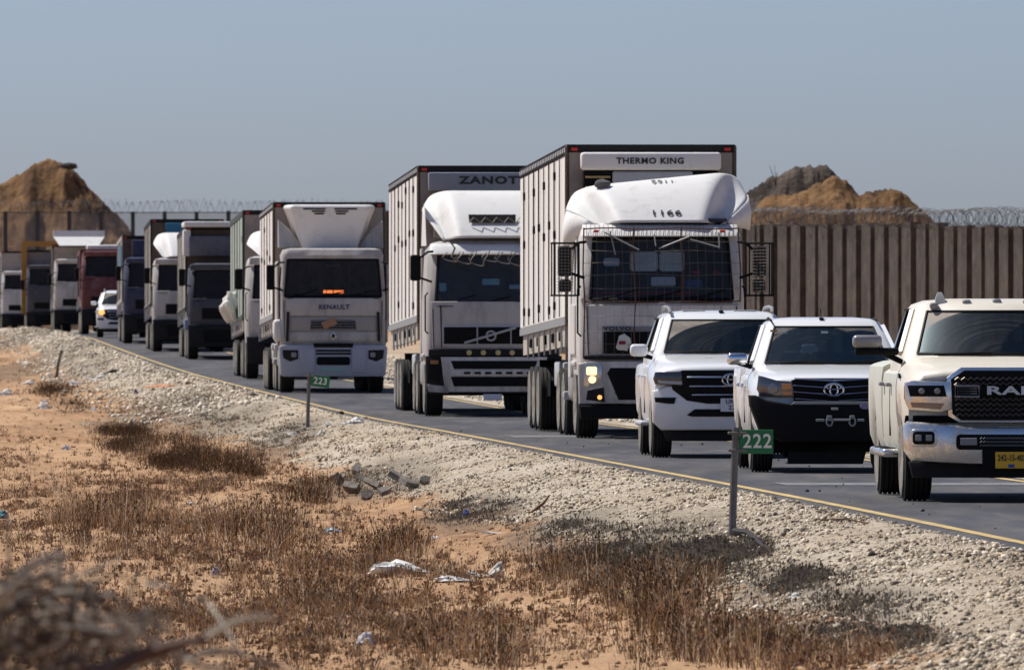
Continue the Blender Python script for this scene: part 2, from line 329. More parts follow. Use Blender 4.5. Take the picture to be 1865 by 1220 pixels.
def terr(X, Y):
    X = np.asarray(X, float); Y = np.asarray(Y, float); d = XL(Y) - X; r = road_z(Y)
    bnd = .35 * fbm(Y * .09, Y * 0, 5) * 2
    dd = d + np.where(d > 1, bnd * np.clip((d - 1), 0, 1), 0)
    left = np.interp(dd, [.25, .5, .9, 1.5, 2.1, 2.9, 3.6, 6, 12, 60, 3000], [-.0, .02, -.02, -.13, -.25, -.44, -.52, -.50, -.5, -.7, -1.5])
    right = np.interp(-d, [3.6, 3.9, 5, 8, 30, 3000], [-.0, .03, -.08, -.1, .1, -.6])
    mid = np.full_like(d, -.035)
    left = left + np.clip((Y - 170) / 60, 0, 1) * .055 * np.clip(.5 + 2.5 * fbm(Y * .11, X * .6, 71), 0, 1) * np.interp(d, [.26, .42, .6, 1.0], [0, 1, 1, 0])
    left = left + np.where(d > .3, np.interp(Y, [360, 450, 520, 3000], [0, .14, .22, .3]) * np.interp(d, [.3, .8, 2.5, 5, 9], [.0, 1, 1.1, 1.0, .2]), 0)
    z = r + np.where(d > .25, left, np.where(d < -3.62, right, mid))
    w = np.clip((d - .3) / .6, 0, 1) + np.clip((-d - 3.8) / 2, 0, 1)
    far = np.clip((d - 2.5) / 1.5, 0, 1)
    z = z + w * (.05 * fbm(X * 1.6, Y * .8, 3) + .03 * fbm(X * 6, Y * 5, 9)) + far * (.30 * fbm(X * .35, Y * .12, 21, 3) + .10 * fbm(X * 1.3, Y * .9, 33, 3))
    return z
# lookup: photo pixel -> point on the ground
_YG = np.concatenate([np.arange(60, 200, .25), np.arange(200, 600, 1.0), np.arange(600, 1500, 5)])
_XG = np.arange(-100, 2001, 10.0)
_H = np.stack([terr((px - CX) / F * _YG, _YG) for px in _XG]); _IMG = CY + (CH - _H) * F / _YG; _ENV = np.minimum.accumulate(_IMG, axis=1)
def gp(px, py):
    px = np.atleast_1d(np.asarray(px, float)); py = np.atleast_1d(np.asarray(py, float))
    ci = np.clip(((px + 100) / 10).astype(int), 0, len(_XG) - 1); Y = np.zeros_like(px)
    for c in np.unique(ci):
        k = ci == c; idx = np.searchsorted(-_ENV[c], -py[k]); idx = np.clip(idx, 0, len(_YG) - 1); Y[k] = _YG[idx]
    X = (px - CX) / F * Y; return X, Y, terr(X, Y)
def g1(px, py):
    x, y, z = gp(px, py); return float(x[0]), float(y[0]), float(z[0])
def blob_mask(X, Y, blobs):
    m = np.zeros_like(X)
    for (px, py, rx, ry, a) in blobs:
        x, y, z = g1(px, py); s = F / y; sx = rx / s; sy = ry * y * y / (F * max(.6, CH - z))
        u = (X - x) / sx; v = (Y - y) / sy
        q = np.sqrt(u * u + v * v) + .7 * fbm(X * 1.5, Y * .5, int(px) % 97)
        m = np.maximum(m, a * np.clip((1.25 - q) / .5, 0, 1))
    return m
THATCH = [(290, 745, 100, 18, .8), (350, 765, 80, 12, .7), (520, 800, 70, 24, .8), (690, 880, 100, 22, .8), (860, 935, 100, 20, .9), (1020, 965, 110, 18, .8),
          (1190, 990, 170, 34, .8), (1330, 1000, 70, 22, .9), (1130, 1015, 150, 20, .8), (1440, 1062, 110, 22, .85), (1560, 1112, 120, 26, .75), (1620, 1165, 90, 20, .6), (120, 640, 70, 16, .8), (30, 620, 60, 14, .8),
          (160, 665, 60, 8, .6), (1230, 1040, 180, 24, .8), (430, 770, 70, 14, .7), (1470, 1160, 120, 30, .5)]

# ------------------------------------------------------------------ ground
def ground():
    Ys = [-30, 0, 15, 30, 45, 55]; y = 60.0
    while y < 135: Ys.append(y); y += .28
    while y < 9000: Ys.append(y); y += max(.28, y * .0035 if y < 500 else y * .02)
    Ys = np.array(Ys)
    D = [-4000, -1500, -600, -300, -150, -80, -45, -28, -18, -12, -8, -6, -5]
    D += list(np.arange(-4.6, 9.6, .075)) + [10, 10.6, 11.3, 12, 13, 14.5, 16, 18, 21, 25, 30, 38, 50, 80, 150, 300, 600, 1500, 4000]
    D = np.array(D)[::-1]
    Y, DD = np.meshgrid(Ys, D, indexing='ij'); X = XL(Y) - DD; Z = terr(X, Y)
    Z = np.where(Y > 1200, Z - (Y - 1200) * .003, Z)
    n, m = Y.shape; v = np.stack([X, Y, Z], -1).reshape(-1, 3)
    i, j = np.meshgrid(np.arange(n - 1), np.arange(m - 1), indexing='ij'); a = (i * m + j).ravel()
    f = np.stack([a, a + 1, a + m + 1, a + m], -1)
    mt = bpy.data.materials.new("desert_ground"); mt.use_nodes = True; N = mt.node_tree.nodes; L = mt.node_tree.links; p = N["Principled BSDF"]
    p.inputs["Roughness"].default_value = .95; p.inputs["Specular IOR Level"].default_value = .15
    at = N.new("ShaderNodeAttribute"); at.attribute_name = "kinds"; sp = N.new("ShaderNodeSeparateColor"); L.new(at.outputs["Color"], sp.inputs[0])
    tc = N.new("ShaderNodeTexCoord")
    def noise(scale, detail=8, rough=.6, st=(1, 1, 1)):
        mp = N.new("ShaderNodeMapping"); mp.inputs["Scale"].default_value = st; L.new(tc.outputs["Object"], mp.inputs[0])
        q = N.new("ShaderNodeTexNoise"); q.inputs["Scale"].default_value = scale; q.inputs["Detail"].default_value = detail; q.inputs["Roughness"].default_value = rough; L.new(mp.outputs[0], q.inputs["Vector"]); return q.outputs["Fac"]
    def ramp(fac, a, b, ca, cb):
        r = N.new("ShaderNodeValToRGB"); r.color_ramp.elements[0].position = a; r.color_ramp.elements[1].position = b
        r.color_ramp.elements[0].color = (*ca, 1); r.color_ramp.elements[1].color = (*cb, 1); L.new(fac, r.inputs[0]); return r.outputs[0]
    def mix(fac, a, b):
        x = N.new("ShaderNodeMix"); x.data_type = 'RGBA'; L.new(fac, x.inputs[0]); L.new(a, x.inputs[6]); L.new(b, x.inputs[7]); return x.outputs[2]
    sand = ramp(noise(1.1, 10, .7, (1, .25, 1)), .36, .66, (.40, .235, .13), (.60, .40, .235))
    crust = ramp(noise(5, 8, .7, (1, .3, 1)), .42, .68, (.26, .14, .07), (.56, .35, .20))
    sand = mix(sp.outputs[2], sand, crust)
    grav = ramp(noise(14, 8, .75, (1, .35, 1)), .40, .60, (.13, .10, .07), (.58, .50, .39))
    grav2 = ramp(noise(.9, 8, .6, (1, .2, 1)), .4, .62, (.42, .335, .235), (.64, .56, .45))
    x = N.new("ShaderNodeMix"); x.data_type = 'RGBA'; x.inputs[0].default_value = .5; L.new(grav, x.inputs[6]); L.new(grav2, x.inputs[7]); grav = x.outputs[2]
    col = mix(sp.outputs[0], sand, grav)
    th = ramp(noise(16, 8, .8), .42, .60, (.03, .024, .018), (.20, .165, .125))
    col = mix(sp.outputs[1], col, th); L.new(col, p.inputs["Base Color"])
    b = N.new("ShaderNodeBump"); b.inputs["Strength"].default_value = .8; b.inputs["Distance"].default_value = .05; L.new(noise(9, 8, .7), b.inputs["Height"]); L.new(b.outputs[0], p.inputs["Normal"])
    o = np_mesh("ground", v, f, mt, kind='structure')
    o.data.polygons.foreach_set('use_smooth', [True] * len(o.data.polygons))
    d = DD.reshape(-1); XX = v[:, 0]; YY = v[:, 1]
    edge = 2.75 + 1.1 * fbm(YY * .25, XX * .8, 41) + .5 * fbm(YY * 1.2, XX * 3, 43)
    gm = np.clip((edge - d) / .35, 0, 1); gm = np.where(d < -3.5, np.clip((d + 14) / 6, .0, 1), gm)
    tm = blob_mask(XX, YY, THATCH) * .7
    cr = np.clip(.5 + 2.2 * fbm(XX * .5, YY * .14, 61), 0, 1)
    at = o.data.color_attributes.new("kinds", 'FLOAT_COLOR', 'POINT')
    at.data.foreach_set('color', np.stack([gm, tm, cr, np.ones_like(gm)], -1).astype(np.float32).ravel())
ground()

def road():
    Ys = np.concatenate([np.arange(20, 120, .5), np.arange(120, 765, 2.0)])
    def strip(name, d0, d1, lift, m, wob=0, seed=0, Yr=Ys, kind='structure', z_off=None):
        a = XL(Yr) - d0 + wob * fbm(Yr * 1.3, Yr * 0, seed); b = XL(Yr) - d1 + wob * fbm(Yr * 1.3, Yr * 0, seed + 5)
        z = road_z(Yr) + lift; v = np.concatenate([np.stack([a, Yr, z], -1), np.stack([b, Yr, z], -1)]); n = len(Yr); i = np.arange(n - 1)
        return np_mesh(name, v, np.stack([i, i + n, i + n + 1, i + 1], -1), m, kind=kind)
    asp = mat("asphalt", (.060, .060, .068), .75, dirt=(.15, .135, .115), amt=.48, scale=2.2, stretch=(1, .10, 1), bump=.25, bscale=60, var=.28, spec=.25)
    strip("road", .34, -3.68, .0, asp, .10, 3)
    yl = mat("yellow_line_paint", (.58, .41, .15), .75, dirt=(.20, .17, .13), amt=.5, scale=6, stretch=(1, .25, 1), var=.1)
    strip("road_edge_line", .06, -.06, .005, yl, .012, 8); strip("road_edge_line", -3.34, -3.46, .005, yl, .012, 12)
    wl = mat("worn_line_and_shimmer_white", (.24, .24, .245), .7, dirt=(.075, .075, .08), amt=.72, scale=5, stretch=(1, .6, 1))
    for (ya, yb) in ((117.6, 119.4), (166.0, 168.4)):  # nearer strip a worn white line, farther one road shimmer put into pale colour
        strip("road_line_and_shimmer", -.55, -3.3, .006, wl, .0, 20, np.array([ya, yb]))
    # loose clods and pebbles dropped on the asphalt
    n = 120; Y = 84 + 100 * rng.random(n) ** 1.6; d = -.2 - 3.2 * rng.random(n); X = XL(Y) - d; sz = .005 + .016 * rng.random(n) ** 3
    stones("road_pebbles", X, Y, road_z(Y) + .006, sz, mat("dark_clod", (.07, .06, .05), .95, island=.5), 'stuff')
def stones(name, X, Y, Z, sz, m, kind='stuff', flat=.7):
    n = len(X); cube = np.array([(-1, -1, -1), (1, -1, -1), (1, 1, -1), (-1, 1, -1), (-1, -1, 1), (1, -1, 1), (1, 1, 1), (-1, 1, 1)], float)
    v = cube[None] * (1 + .5 * (rng.random((n, 8, 3)) - .5)) * np.array([1, 1, flat]) * np.where(cube[:, 2] > 0, .62, 1.0)[None, :, None] ** np.array([1, 1, 0])
    a = rng.random(n) * 6.28; t = (rng.random(n) - .5) * 1.2; ca, sa, ct, st = np.cos(a)[:, None], np.sin(a)[:, None], np.cos(t)[:, None], np.sin(t)[:, None]
    s = sz[:, None, None] * np.stack([.6 + .6 * rng.random(n), .6 + .6 * rng.random(n), .6 + .7 * rng.random(n)], -1)[:, None]
    v = v * s; x, y, z = v[..., 0], v[..., 1], v[..., 2]; y, z = y * ct - z * st, y * st + z * ct; x, y = x * ca - y * sa, x * sa + y * ca
    v = np.stack([x + X[:, None], y + Y[:, None], z + (Z + sz * .25)[:, None]], -1).reshape(-1, 3)
    q = np.array([(0, 3, 2, 1), (4, 5, 6, 7), (0, 1, 5, 4), (1, 2, 6, 5), (2, 3, 7, 6), (3, 0, 4, 7)])
    f = (np.arange(n)[:, None, None] * 8 + q[None]).reshape(-1, 4)
    return np_mesh(name, v, f, m, kind=kind)
road()

def gravel():
    n = 118000; u = rng.random(n); Y = 1 / (1 / 62 - u * (1 / 62 - 1 / 340)); d = .30 + 2.55 * rng.random(n) ** .92 + .5 * fbm(Y * .25, Y * 0, 41)
    X = XL(Y) - d; keep = rng.random(n) > .75 * blob_mask(X, Y, THATCH); X, Y, d = X[keep], Y[keep], d[keep]
    cl = np.clip(.50 + 2.2 * fbm(X * 1.6, Y * .6, 77), .08, 1)
    k = rng.random(len(X)) < cl + .15; X, Y, d, cl = X[k], Y[k], d[k], cl[k]
    sz = (.004 + .018 * rng.random(len(X)) ** 6) * (1 + .25 * np.clip(Y / 150 - 1, 0, 1.5)) * (.7 + .6 * cl)
    c = rng.random(len(X)); m = mat("crushed_limestone", (.62, .535, .42), .95, island=.35, spec=.2)
    for nm, k, mm in (("gravel_verge", c < .42, m), ("gravel_verge", (c >= .42) & (c < .74), mat("tan_gravel", (.44, .35, .245), .95, island=.4)), ("gravel_verge", c >= .74, mat("dark_gravel", (.13, .105, .08), .95, island=.5))):
        stones(nm, X[k], Y[k], terr(X[k], Y[k]), sz[k], mm)
    n = 6000; Y = 130 + 300 * rng.random(n); X = XL(Y) + 3.75 + 5 * rng.random(n); stones("gravel_verge", X, Y, terr(X, Y), .02 + .03 * rng.random(n), m)
    n = 9000; px = rng.random(n) * 1865; py = 660 + 560 * rng.random(n); X, Y, Z = gp(px, py); d = XL(Y) - X; k = d > 2.3; X, Y, Z = X[k], Y[k], Z[k]
    stones("sand_clods", X, Y, Z, .006 + .02 * rng.random(len(X)) ** 3, mat("sandy_clod", (.34, .20, .11), .95, island=.4))
gravel()

# ------------------------------------------------------------------ dry vegetation (stuff)
def grass(name, X, Y, Z, h, m, lean=.35, w=.0026, heads=True, curl=.3, ang=None):
    n = len(X); a = rng.random(n) * 6.28 if ang is None else ang; dx = np.cos(a); dy = np.sin(a); L = lean * (rng.random(n) ** 1.3) * 1.5; wa = rng.random(n) * 1.0 - .5
    wx = w * np.cos(wa); wy = w * np.sin(wa) + 0 * w
    P = []
    for t, ww in ((0, 1.1), (.5, .9), (1, .35)):
        ox = dx * h * L * t ** 1.6; oy = dy * h * L * t ** 1.6; z = Z + h * t * (1 - .25 * L * t)
        P.append(np.stack([X + ox - wx * ww, Y + oy - wy * ww, z - .01 * (t == 0)], -1)); P.append(np.stack([X + ox + wx * ww, Y + oy + wy * ww, z - .01 * (t == 0)], -1))
    if heads:
        hx = .004 + .008 * rng.random(n); hz = .006 + .014 * rng.random(n); k = rng.random(n) < .35; hx = np.where(k, hx, .002); hz = np.where(k, hz, .004)
        t = .85 + .15 * rng.random(n); ox = dx * h * L * t ** 1.6; oy = dy * h * L * t ** 1.6; z = Z + h * t * (1 - .25 * L * t)
        P += [np.stack([X + ox - hx, Y + oy, z], -1), np.stack([X + ox + .001, Y + oy, z - hz], -1), np.stack([X + ox + hx, Y + oy, z + .003], -1), np.stack([X + ox, Y + oy, z + hz], -1)]
    v = np.stack(P, 1).reshape(-1, 3); k = len(P); q = [(0, 1, 3, 2), (2, 3, 5, 4)] + ([(6, 7, 8, 9)] if heads else [])
    f = (np.arange(n)[:, None, None] * k + np.array(q)[None]).reshape(-1, 4); return np_mesh(name, v, f, m)
def sample(blobs, n, jit=1.0):
    w = np.array([b[2] * b[3] * b[4] for b in blobs]); c = rng.choice(len(blobs), n, p=w / w.sum()); B = np.array(blobs)[c]
    r = np.sqrt(rng.random(n)) * (1 + .25 * rng.standard_normal(n)); a = rng.random(n) * 6.28
    px = B[:, 0] + B[:, 2] * r * np.cos(a); py = B[:, 1] + B[:, 3] * r * np.sin(a)
    k = (py < 1300) & (px > -90) & (px < 1990); X, Y, Z = gp(px[k], py[k]); d = XL(Y) - X; kk = (d > .9); return X[kk], Y[kk], Z[kk]
m_g1 = grass_mat("red_brown_dry_grass", (.27, .155, .078), .65)
m_g2 = grass_mat("straw_dry_grass", (.55, .39, .23), .4)
m_g3 = grass_mat("dark_dry_grass", (.16, .09, .05), .6, .35)
m_brush = grass_mat("dark_brush_twigs", (.085, .05, .028), .6, .2)
m_th = grass_mat("grey_dead_thatch", (.19, .155, .115), .8, .25)
G_TALL = [(420, 850, 70, 28, 1), (250, 800, 95, 20, 1.2), (350, 830, 110, 30, 1.3), (180, 795, 40, 10, .9), (90, 715, 60, 18, .9), (130, 745, 30, 12, .8), (560, 915, 60, 16, .7),
          (620, 965, 60, 25, .4), (710, 1005, 70, 22, .8), (960, 1035, 70, 20, .9), (1050, 1045, 110, 25, 1.1), (1160, 1080, 100, 35, 1.2), (1220, 1120, 80, 40, 1.1), (1330, 1130, 90, 25, .7), (1270, 1190, 180, 40, 1.0), (1480, 1210, 120, 25, .5),
          (240, 905, 60, 30, .4), (430, 990, 240, 70, .8), (270, 950, 200, 50, .6), (560, 1060, 180, 60, .8), (680, 1130, 200, 80, .9), (520, 1150, 200, 70, .9), (800, 1190, 120, 40, .6), (150, 1000, 160, 60, .6), (60, 880, 100, 40, .35), (1180, 1010, 80, 18, .5)]
G_ALL = [(300, 1000, 420, 220, 1), (700, 1120, 420, 120, 1), (120, 800, 200, 80, .6), (420, 880, 240, 40, .5), (1000, 1120, 300, 90, .5), (1350, 1170, 260, 60, .6), (100, 700, 120, 40, .4), (560, 900, 80, 30, .4), (760, 1010, 200, 30, .4), (1500, 1200, 160, 40, .3)]
SANDB = [(1020, 1140, 170, 60, 1), (1180, 1200, 130, 25, .8), (1330, 1105, 90, 22, .9), (880, 985, 120, 18, .9), (570, 850, 70, 18, .8), (540, 955, 90, 18, .8), (640, 1005, 80, 22, .9), (100, 775, 70, 14, .9), (60, 675, 110, 22, .9),
         (200, 870, 120, 14, .8), (420, 915, 90, 10, .7), (760, 1085, 80, 18, .7), (70, 1010, 70, 16, .6), (330, 1050, 90, 14, .6), (1400, 1100, 60, 14, .7), (900, 1060, 60, 10, .6), (240, 760, 60, 8, .6)]
def patch(X, Y, s, seed, lo): return np.clip((fbm(X * s, Y * s * .35, seed, 4) + .5 - lo) * 5, 0, 1) * (1 - .93 * blob_mask(X, Y, SANDB)) * np.clip(.35 + 3.2 * (fbm(X * .55, Y * .14, seed + 50, 3) + .08), .12, 1)
def tufts(name, X, Y, Z, hh, m, nb=(10, 26), rad=.035, lean=1.0, w=.0026, heads=True):
    k = rng.integers(nb[0], nb[1], len(X)); i = np.repeat(np.arange(len(X)), k); n = len(i); a = rng.random(n) * 6.28; r_ = np.abs(rng.standard_normal(n)) * rad * (hh[i] / .12) ** .5
    x = X[i] + np.cos(a) * r_; y = Y[i] + np.sin(a) * r_ * 1.5; grass(name, x, y, Z[i], hh[i] * (.35 + .8 * rng.random(n)), m, lean, w, heads, ang=a + .5 * rng.standard_normal(n))
def veg():
    X, Y, Z = sample(G_TALL, 10500); k = rng.random(len(X)) < .9 * patch(X, Y, 2.2, 4, .50) + .05; X, Y, Z = X[k], Y[k], Z[k]
    h = (.09 + .24 * rng.random(len(X)) ** 1.5) * (.75 + .5 * (fbm(X * .8, Y * .3, 15) + .5)) * np.clip(Y / 125, .75, 1.15)
    c = rng.random(len(X)); a = c < .38; b = (c >= .38) & (c < .70); e = c >= .70
    tufts("dry_grass", X[a], Y[a], Z[a], h[a], m_g1, (4, 12), .05, .75, .0022); tufts("dry_grass", X[b], Y[b], Z[b], h[b] * .9, m_g3, (5, 14), .05, .9, .0022); tufts("dry_grass", X[e], Y[e], Z[e], h[e] * .7, m_g2, (4, 10), .05, .9, .002, False)
    X, Y, Z = sample([(1190, 1085, 110, 36, 1.2), (1050, 1047, 90, 20, 1), (720, 1000, 60, 25, 1), (560, 905, 50, 16, .8), (1300, 1190, 150, 30, 1), (470, 975, 110, 36, .7), (200, 960, 110, 36, .6), (880, 1195, 110, 24, .6), (620, 1110, 90, 30, .6), (1210, 1140, 60, 30, 1)], 2300)
    k = rng.random(len(X)) < .85 * patch(X, Y, 2.6, 24, .42) + .12; X, Y, Z = X[k], Y[k], Z[k]; h = (.16 + .22 * rng.random(len(X))) * np.clip(Y / 115, .8, 1.2); c = rng.random(len(X))
    for lo, hi, mm in ((0, .5, m_brush), (.5, .85, m_g1), (.85, 1, m_g2)):
        k = (c >= lo) & (c < hi); tufts("tall_dry_grass", X[k], Y[k], Z[k], h[k], mm, (8, 22), .075, .55, .0024)
    X, Y, Z = sample(G_ALL, 80000); k = rng.random(len(X)) < patch(X, Y, 1.5, 8, .48) + .04; X, Y, Z = X[k], Y[k], Z[k]
    X, Y, Z = X[:6800], Y[:6800], Z[:6800]; h = .025 + .11 * rng.random(len(X)) ** 2.2; c = rng.random(len(X))
    for lo, hi, mm, ln in ((0, .42, m_g1, 1.1), (.42, .60, m_g2, 1.5), (.60, 1, m_g3, 1.0)):
        k = (c >= lo) & (c < hi); tufts("ground_stubble", X[k], Y[k], Z[k], h[k], mm, (6, 17), .035, ln, .0028, True)
    X, Y, Z = sample(G_ALL + [(1000, 1150, 500, 80, 1), (600, 950, 300, 60, 1)], 7000); grass("straw_litter", X, Y, Z, .015 + .03 * rng.random(len(X)), m_g2, 2.6, .0024, False)
    X, Y, Z = sample(THATCH, 60000); m_ = blob_mask(X, Y, THATCH); k = rng.random(len(X)) < m_ * patch(X, Y, 3.0, 18, .46) + .03; X, Y, Z = X[k], Y[k], Z[k]
    X, Y, Z = X[:12000], Y[:12000], Z[:12000]; tufts("dead_thatch", X, Y, Z, .02 + .06 * rng.random(len(X)) ** 1.6, m_th, (3, 9), .05, 1.9, .003)
    n = 3200; Y = 240 + 320 * rng.random(n); d = .6 + 5 * rng.random(n) ** 1.5; X = XL(Y) - d; k = rng.random(n) < patch(X, Y, .9, 91, .47) + .1; X, Y = X[k], Y[k]
    tufts("dead_thatch", X, Y, terr(X, Y), .04 + .10 * rng.random(len(X)), m_th, (5, 10), .10, 1.2, .006)
    n = 4000; Y = 230 + 330 * rng.random(n); X = XL(Y) - .4 - 3.2 * rng.random(n); stones("gravel_verge", X, Y, terr(X, Y), .02 + .045 * rng.random(n) ** 2, mat("crushed_limestone", (1, 1, 1)))
    n = 9000; Y = 1 / (1 / 62 - rng.random(n) * (1 / 62 - 1 / 300)); X = XL(Y) - .35 - 2.6 * rng.random(n); k = rng.random(n) < patch(X, Y, 2.0, 55, .5) + .08; X, Y = X[k], Y[k]; c = rng.random(len(X)) < .5
    for k, mm in ((c, m_g2), (~c, m_th)): grass("straw_litter", X[k], Y[k], terr(X[k], Y[k]) + .01, .015 + .035 * rng.random(k.sum()), mm, 2.4, .0026, False)
    # dense dark brush mass beyond (tumbleweed)
    X, Y, Z = sample([(290, 815, 95, 16, 1), (370, 845, 90, 18, 1), (220, 790, 50, 8, .8), (95, 715, 40, 10, .8), (130, 742, 28, 8, .8), (450, 860, 40, 14, .7)], 22000); k = rng.random(len(X)) < patch(X, Y, 1.8, 31, .33); X, Y, Z = X[k], Y[k], Z[k]
    grass("dark_brush", X, Y, Z, (.05 + .20 * rng.random(len(X))) * (.6 + .8 * (fbm(X * 2, Y * .5, 3) + .5)), m_brush, 1.3, .0036, True)
veg()

# ------------------------------------------------------------------ wall, fence, mounds
def pile_wall():
    root = empty("sheet_pile_wall", (20, 310, float(road_z(310))), 0, "long brown corroded sheet pile wall of deep vertical ribs behind the parked convoy", "wall")
    root.location = (0, 0, 0)
    P0 = Vector((.3, 380)); P1 = Vector((19.5, 312)); L = (P1 - P0).length; u = (P1 - P0) / L; nrm = Vector((u.y, -u.x))   # nrm points at the viewer
    if nrm.y > 0: nrm = -nrm
    xs_px = np.concatenate([np.arange(940, 1385, 23.0), np.arange(1385, 2200, 25.2)])
    def at(px):                                          # where the line of sight in that column meets the wall line
        k = (px - CX) / F; t = (P0.x - k * P0.y) / (k * u.y - u.x); return t
    ts = [at(x) for x in xs_px]; h0 = {}
    for i in range(len(ts) - 1):
        t0, t1 = ts[i], ts[i + 1]; w = t1 - t0; mb = MB(); prof = []
        dp = .24 + .04 * random.random(); j = (random.random() - .5) * .05
        for (a, o) in ((0, -dp), (.12, -dp), (.24, 0), (.90, 0), (1.0, -dp * .9)):
            p = P0 + u * (t0 + w * a * .995) + nrm * (o + j * (0 < a < 1)); prof.append(p)
        mid = P0 + u * t0; zb = float(terr(mid.x, mid.y)) - .3; s = F / mid.y; zt = CH + (CY - (404 + 12 * i / len(ts) + 3 * math.sin(i * .37))) / s + (random.random() - .5) * .12
        th = .03; v = []; f = []
        for k, p in enumerate(prof):
            v += [(p.x, p.y, zb), (p.x, p.y, zt), (p.x - nrm.x * th, p.y - nrm.y * th, zb), (p.x - nrm.x * th, p.y - nrm.y * th, zt)]
        for k in range(4):
            a = k * 4; b = a + 4; f += [(a, b, b + 1, a + 1), (a + 2, a + 3, b + 3, b + 2), (a + 1, b + 1, b + 3, a + 3)]
        f += [(0, 1, 3, 2), (16, 18, 19, 17)]
        mb.add(v, f).build("sheet_pile", m_pile, root)
    return P0, u, nrm, ts
P0, U, NR, TS = pile_wall()

def razor(name, A, B, rad, pitch, label, n=14, wr=.012, sag=.1, zf=None, parent_n=3):
    A = Vector(A); B = Vector(B); L = (B - A).length; ax = (B - A) / L; side = ax.cross(Vector((0, 0, 1))).normalized(); up = Vector((0, 0, 1))
    v = []; f = []; turns = int(L / pitch)
    for q in range(parent_n):
        ph = q * 2.1; r0 = rad * (1 - .12 * q)
        tot = turns * n; prev = None; pts = []
        for i in range(tot + 1):
            t = i / n; c = A + ax * (t * pitch + .12 * math.sin(t * 1.7 + q)); ang = 2 * math.pi * t + ph + .3 * math.sin(t * .7)
            rr = r0 * (1 + .12 * math.sin(t * 2.3 + q * 2)); c = c + up * (sag * math.sin(t * .21 + q))
            pts.append(c + side * (math.cos(ang) * rr) + up * (math.sin(ang) * rr) + ax * (.5 * pitch * math.sin(ang * .5 + q)))
        b = len(v)
        for p in pts: v += [(p.x - wr * side.x, p.y - wr * side.y, p.z - wr), (p.x + wr * side.x, p.y + wr * side.y, p.z - wr), (p.x, p.y, p.z + wr)]
        for i in range(len(pts) - 1):
            for k in range(3): f.append((b + i * 3 + k, b + i * 3 + (k + 1) % 3, b + i * 3 + 3 + (k + 1) % 3, b + i * 3 + 3 + k))
    o = np_mesh(name, np.array(v), np.array(f), m_razor, kind=None); tag(o, label, 'razor wire'); return o
def wp(t): p = P0 + U * t; return p
pa, pb = wp(TS[0]), wp(TS[-1] - .1)
_za = CH + (CY - 392) / (F / pa.y); _zb = CH + (CY - 402) / (F / pb.y)
razor("razor_wire", (pa.x, pa.y, _za), (pb.x, pb.y, _zb), .30, .34, "tangled razor wire coils running along the top of the brown sheet pile wall", 14, .0055, .05)

def mesh_fence():
    root = empty("mesh_fence", (0, 0, 0), 0, "tall see-through mesh fence with dark posts in front of the left earth mound", "fence")
    m = bpy.data.materials.new("fence_mesh"); m.use_nodes = True; n = m.node_tree.nodes; l = m.node_tree.links; p = n["Principled BSDF"]; p.inputs["Base Color"].default_value = (.22, .22, .24, 1); p.inputs["Roughness"].default_value = .7
    tr = n.new("ShaderNodeBsdfTransparent"); mx = n.new("ShaderNodeMixShader"); tc = n.new("ShaderNodeTexCoord"); nz = n.new("ShaderNodeTexNoise"); nz.inputs["Scale"].default_value = .8; l.new(tc.outputs["Object"], nz.inputs["Vector"])
    mr = n.new("ShaderNodeMapRange"); mr.inputs[3].default_value = .16; mr.inputs[4].default_value = .30; l.new(nz.outputs["Fac"], mr.inputs[0])
    l.new(mr.outputs[0], mx.inputs[0]); l.new(tr.outputs[0], mx.inputs[1]); l.new(p.outputs[0], mx.inputs[2]); l.new(mx.outputs[0], n["Material Output"].inputs[0])
    Y = 800; s = F / Y; xs = np.arange(-106, 740, 58.0); zt = CH + (CY - 386) / s
    pm = None
    for i, x in enumerate(xs):
        X = (x - CX) / s; z0 = float(terr(X, Y)) - .3; top = zt + .1 * random.random()
        MB().rbox(X - .15, X + .15, Y - .1, Y + .1, z0, top, .03, 1).build("post", m_fpost, root)
        if i < len(xs) - 1:
            X1 = (xs[i + 1] - CX) / s
            MB().box(X + .16, X1 - .16, Y - .01, Y + .01, z0 + .2, zt - .1).build("mesh_panel", m, root)
            MB().tube([(X + .16, Y, zt - .05), (X1 - .16, Y, zt - .05)], .04).build("top_rail", m_fpost, root)
    razor("razor_wire", ((-60 - CX) / s, Y, zt + .35), ((735 - CX) / s, Y, zt + .35), .50, .26, "hazy razor wire coils on top of the mesh fence at the left", 12, .017, .1, None, 4)
mesh_fence()

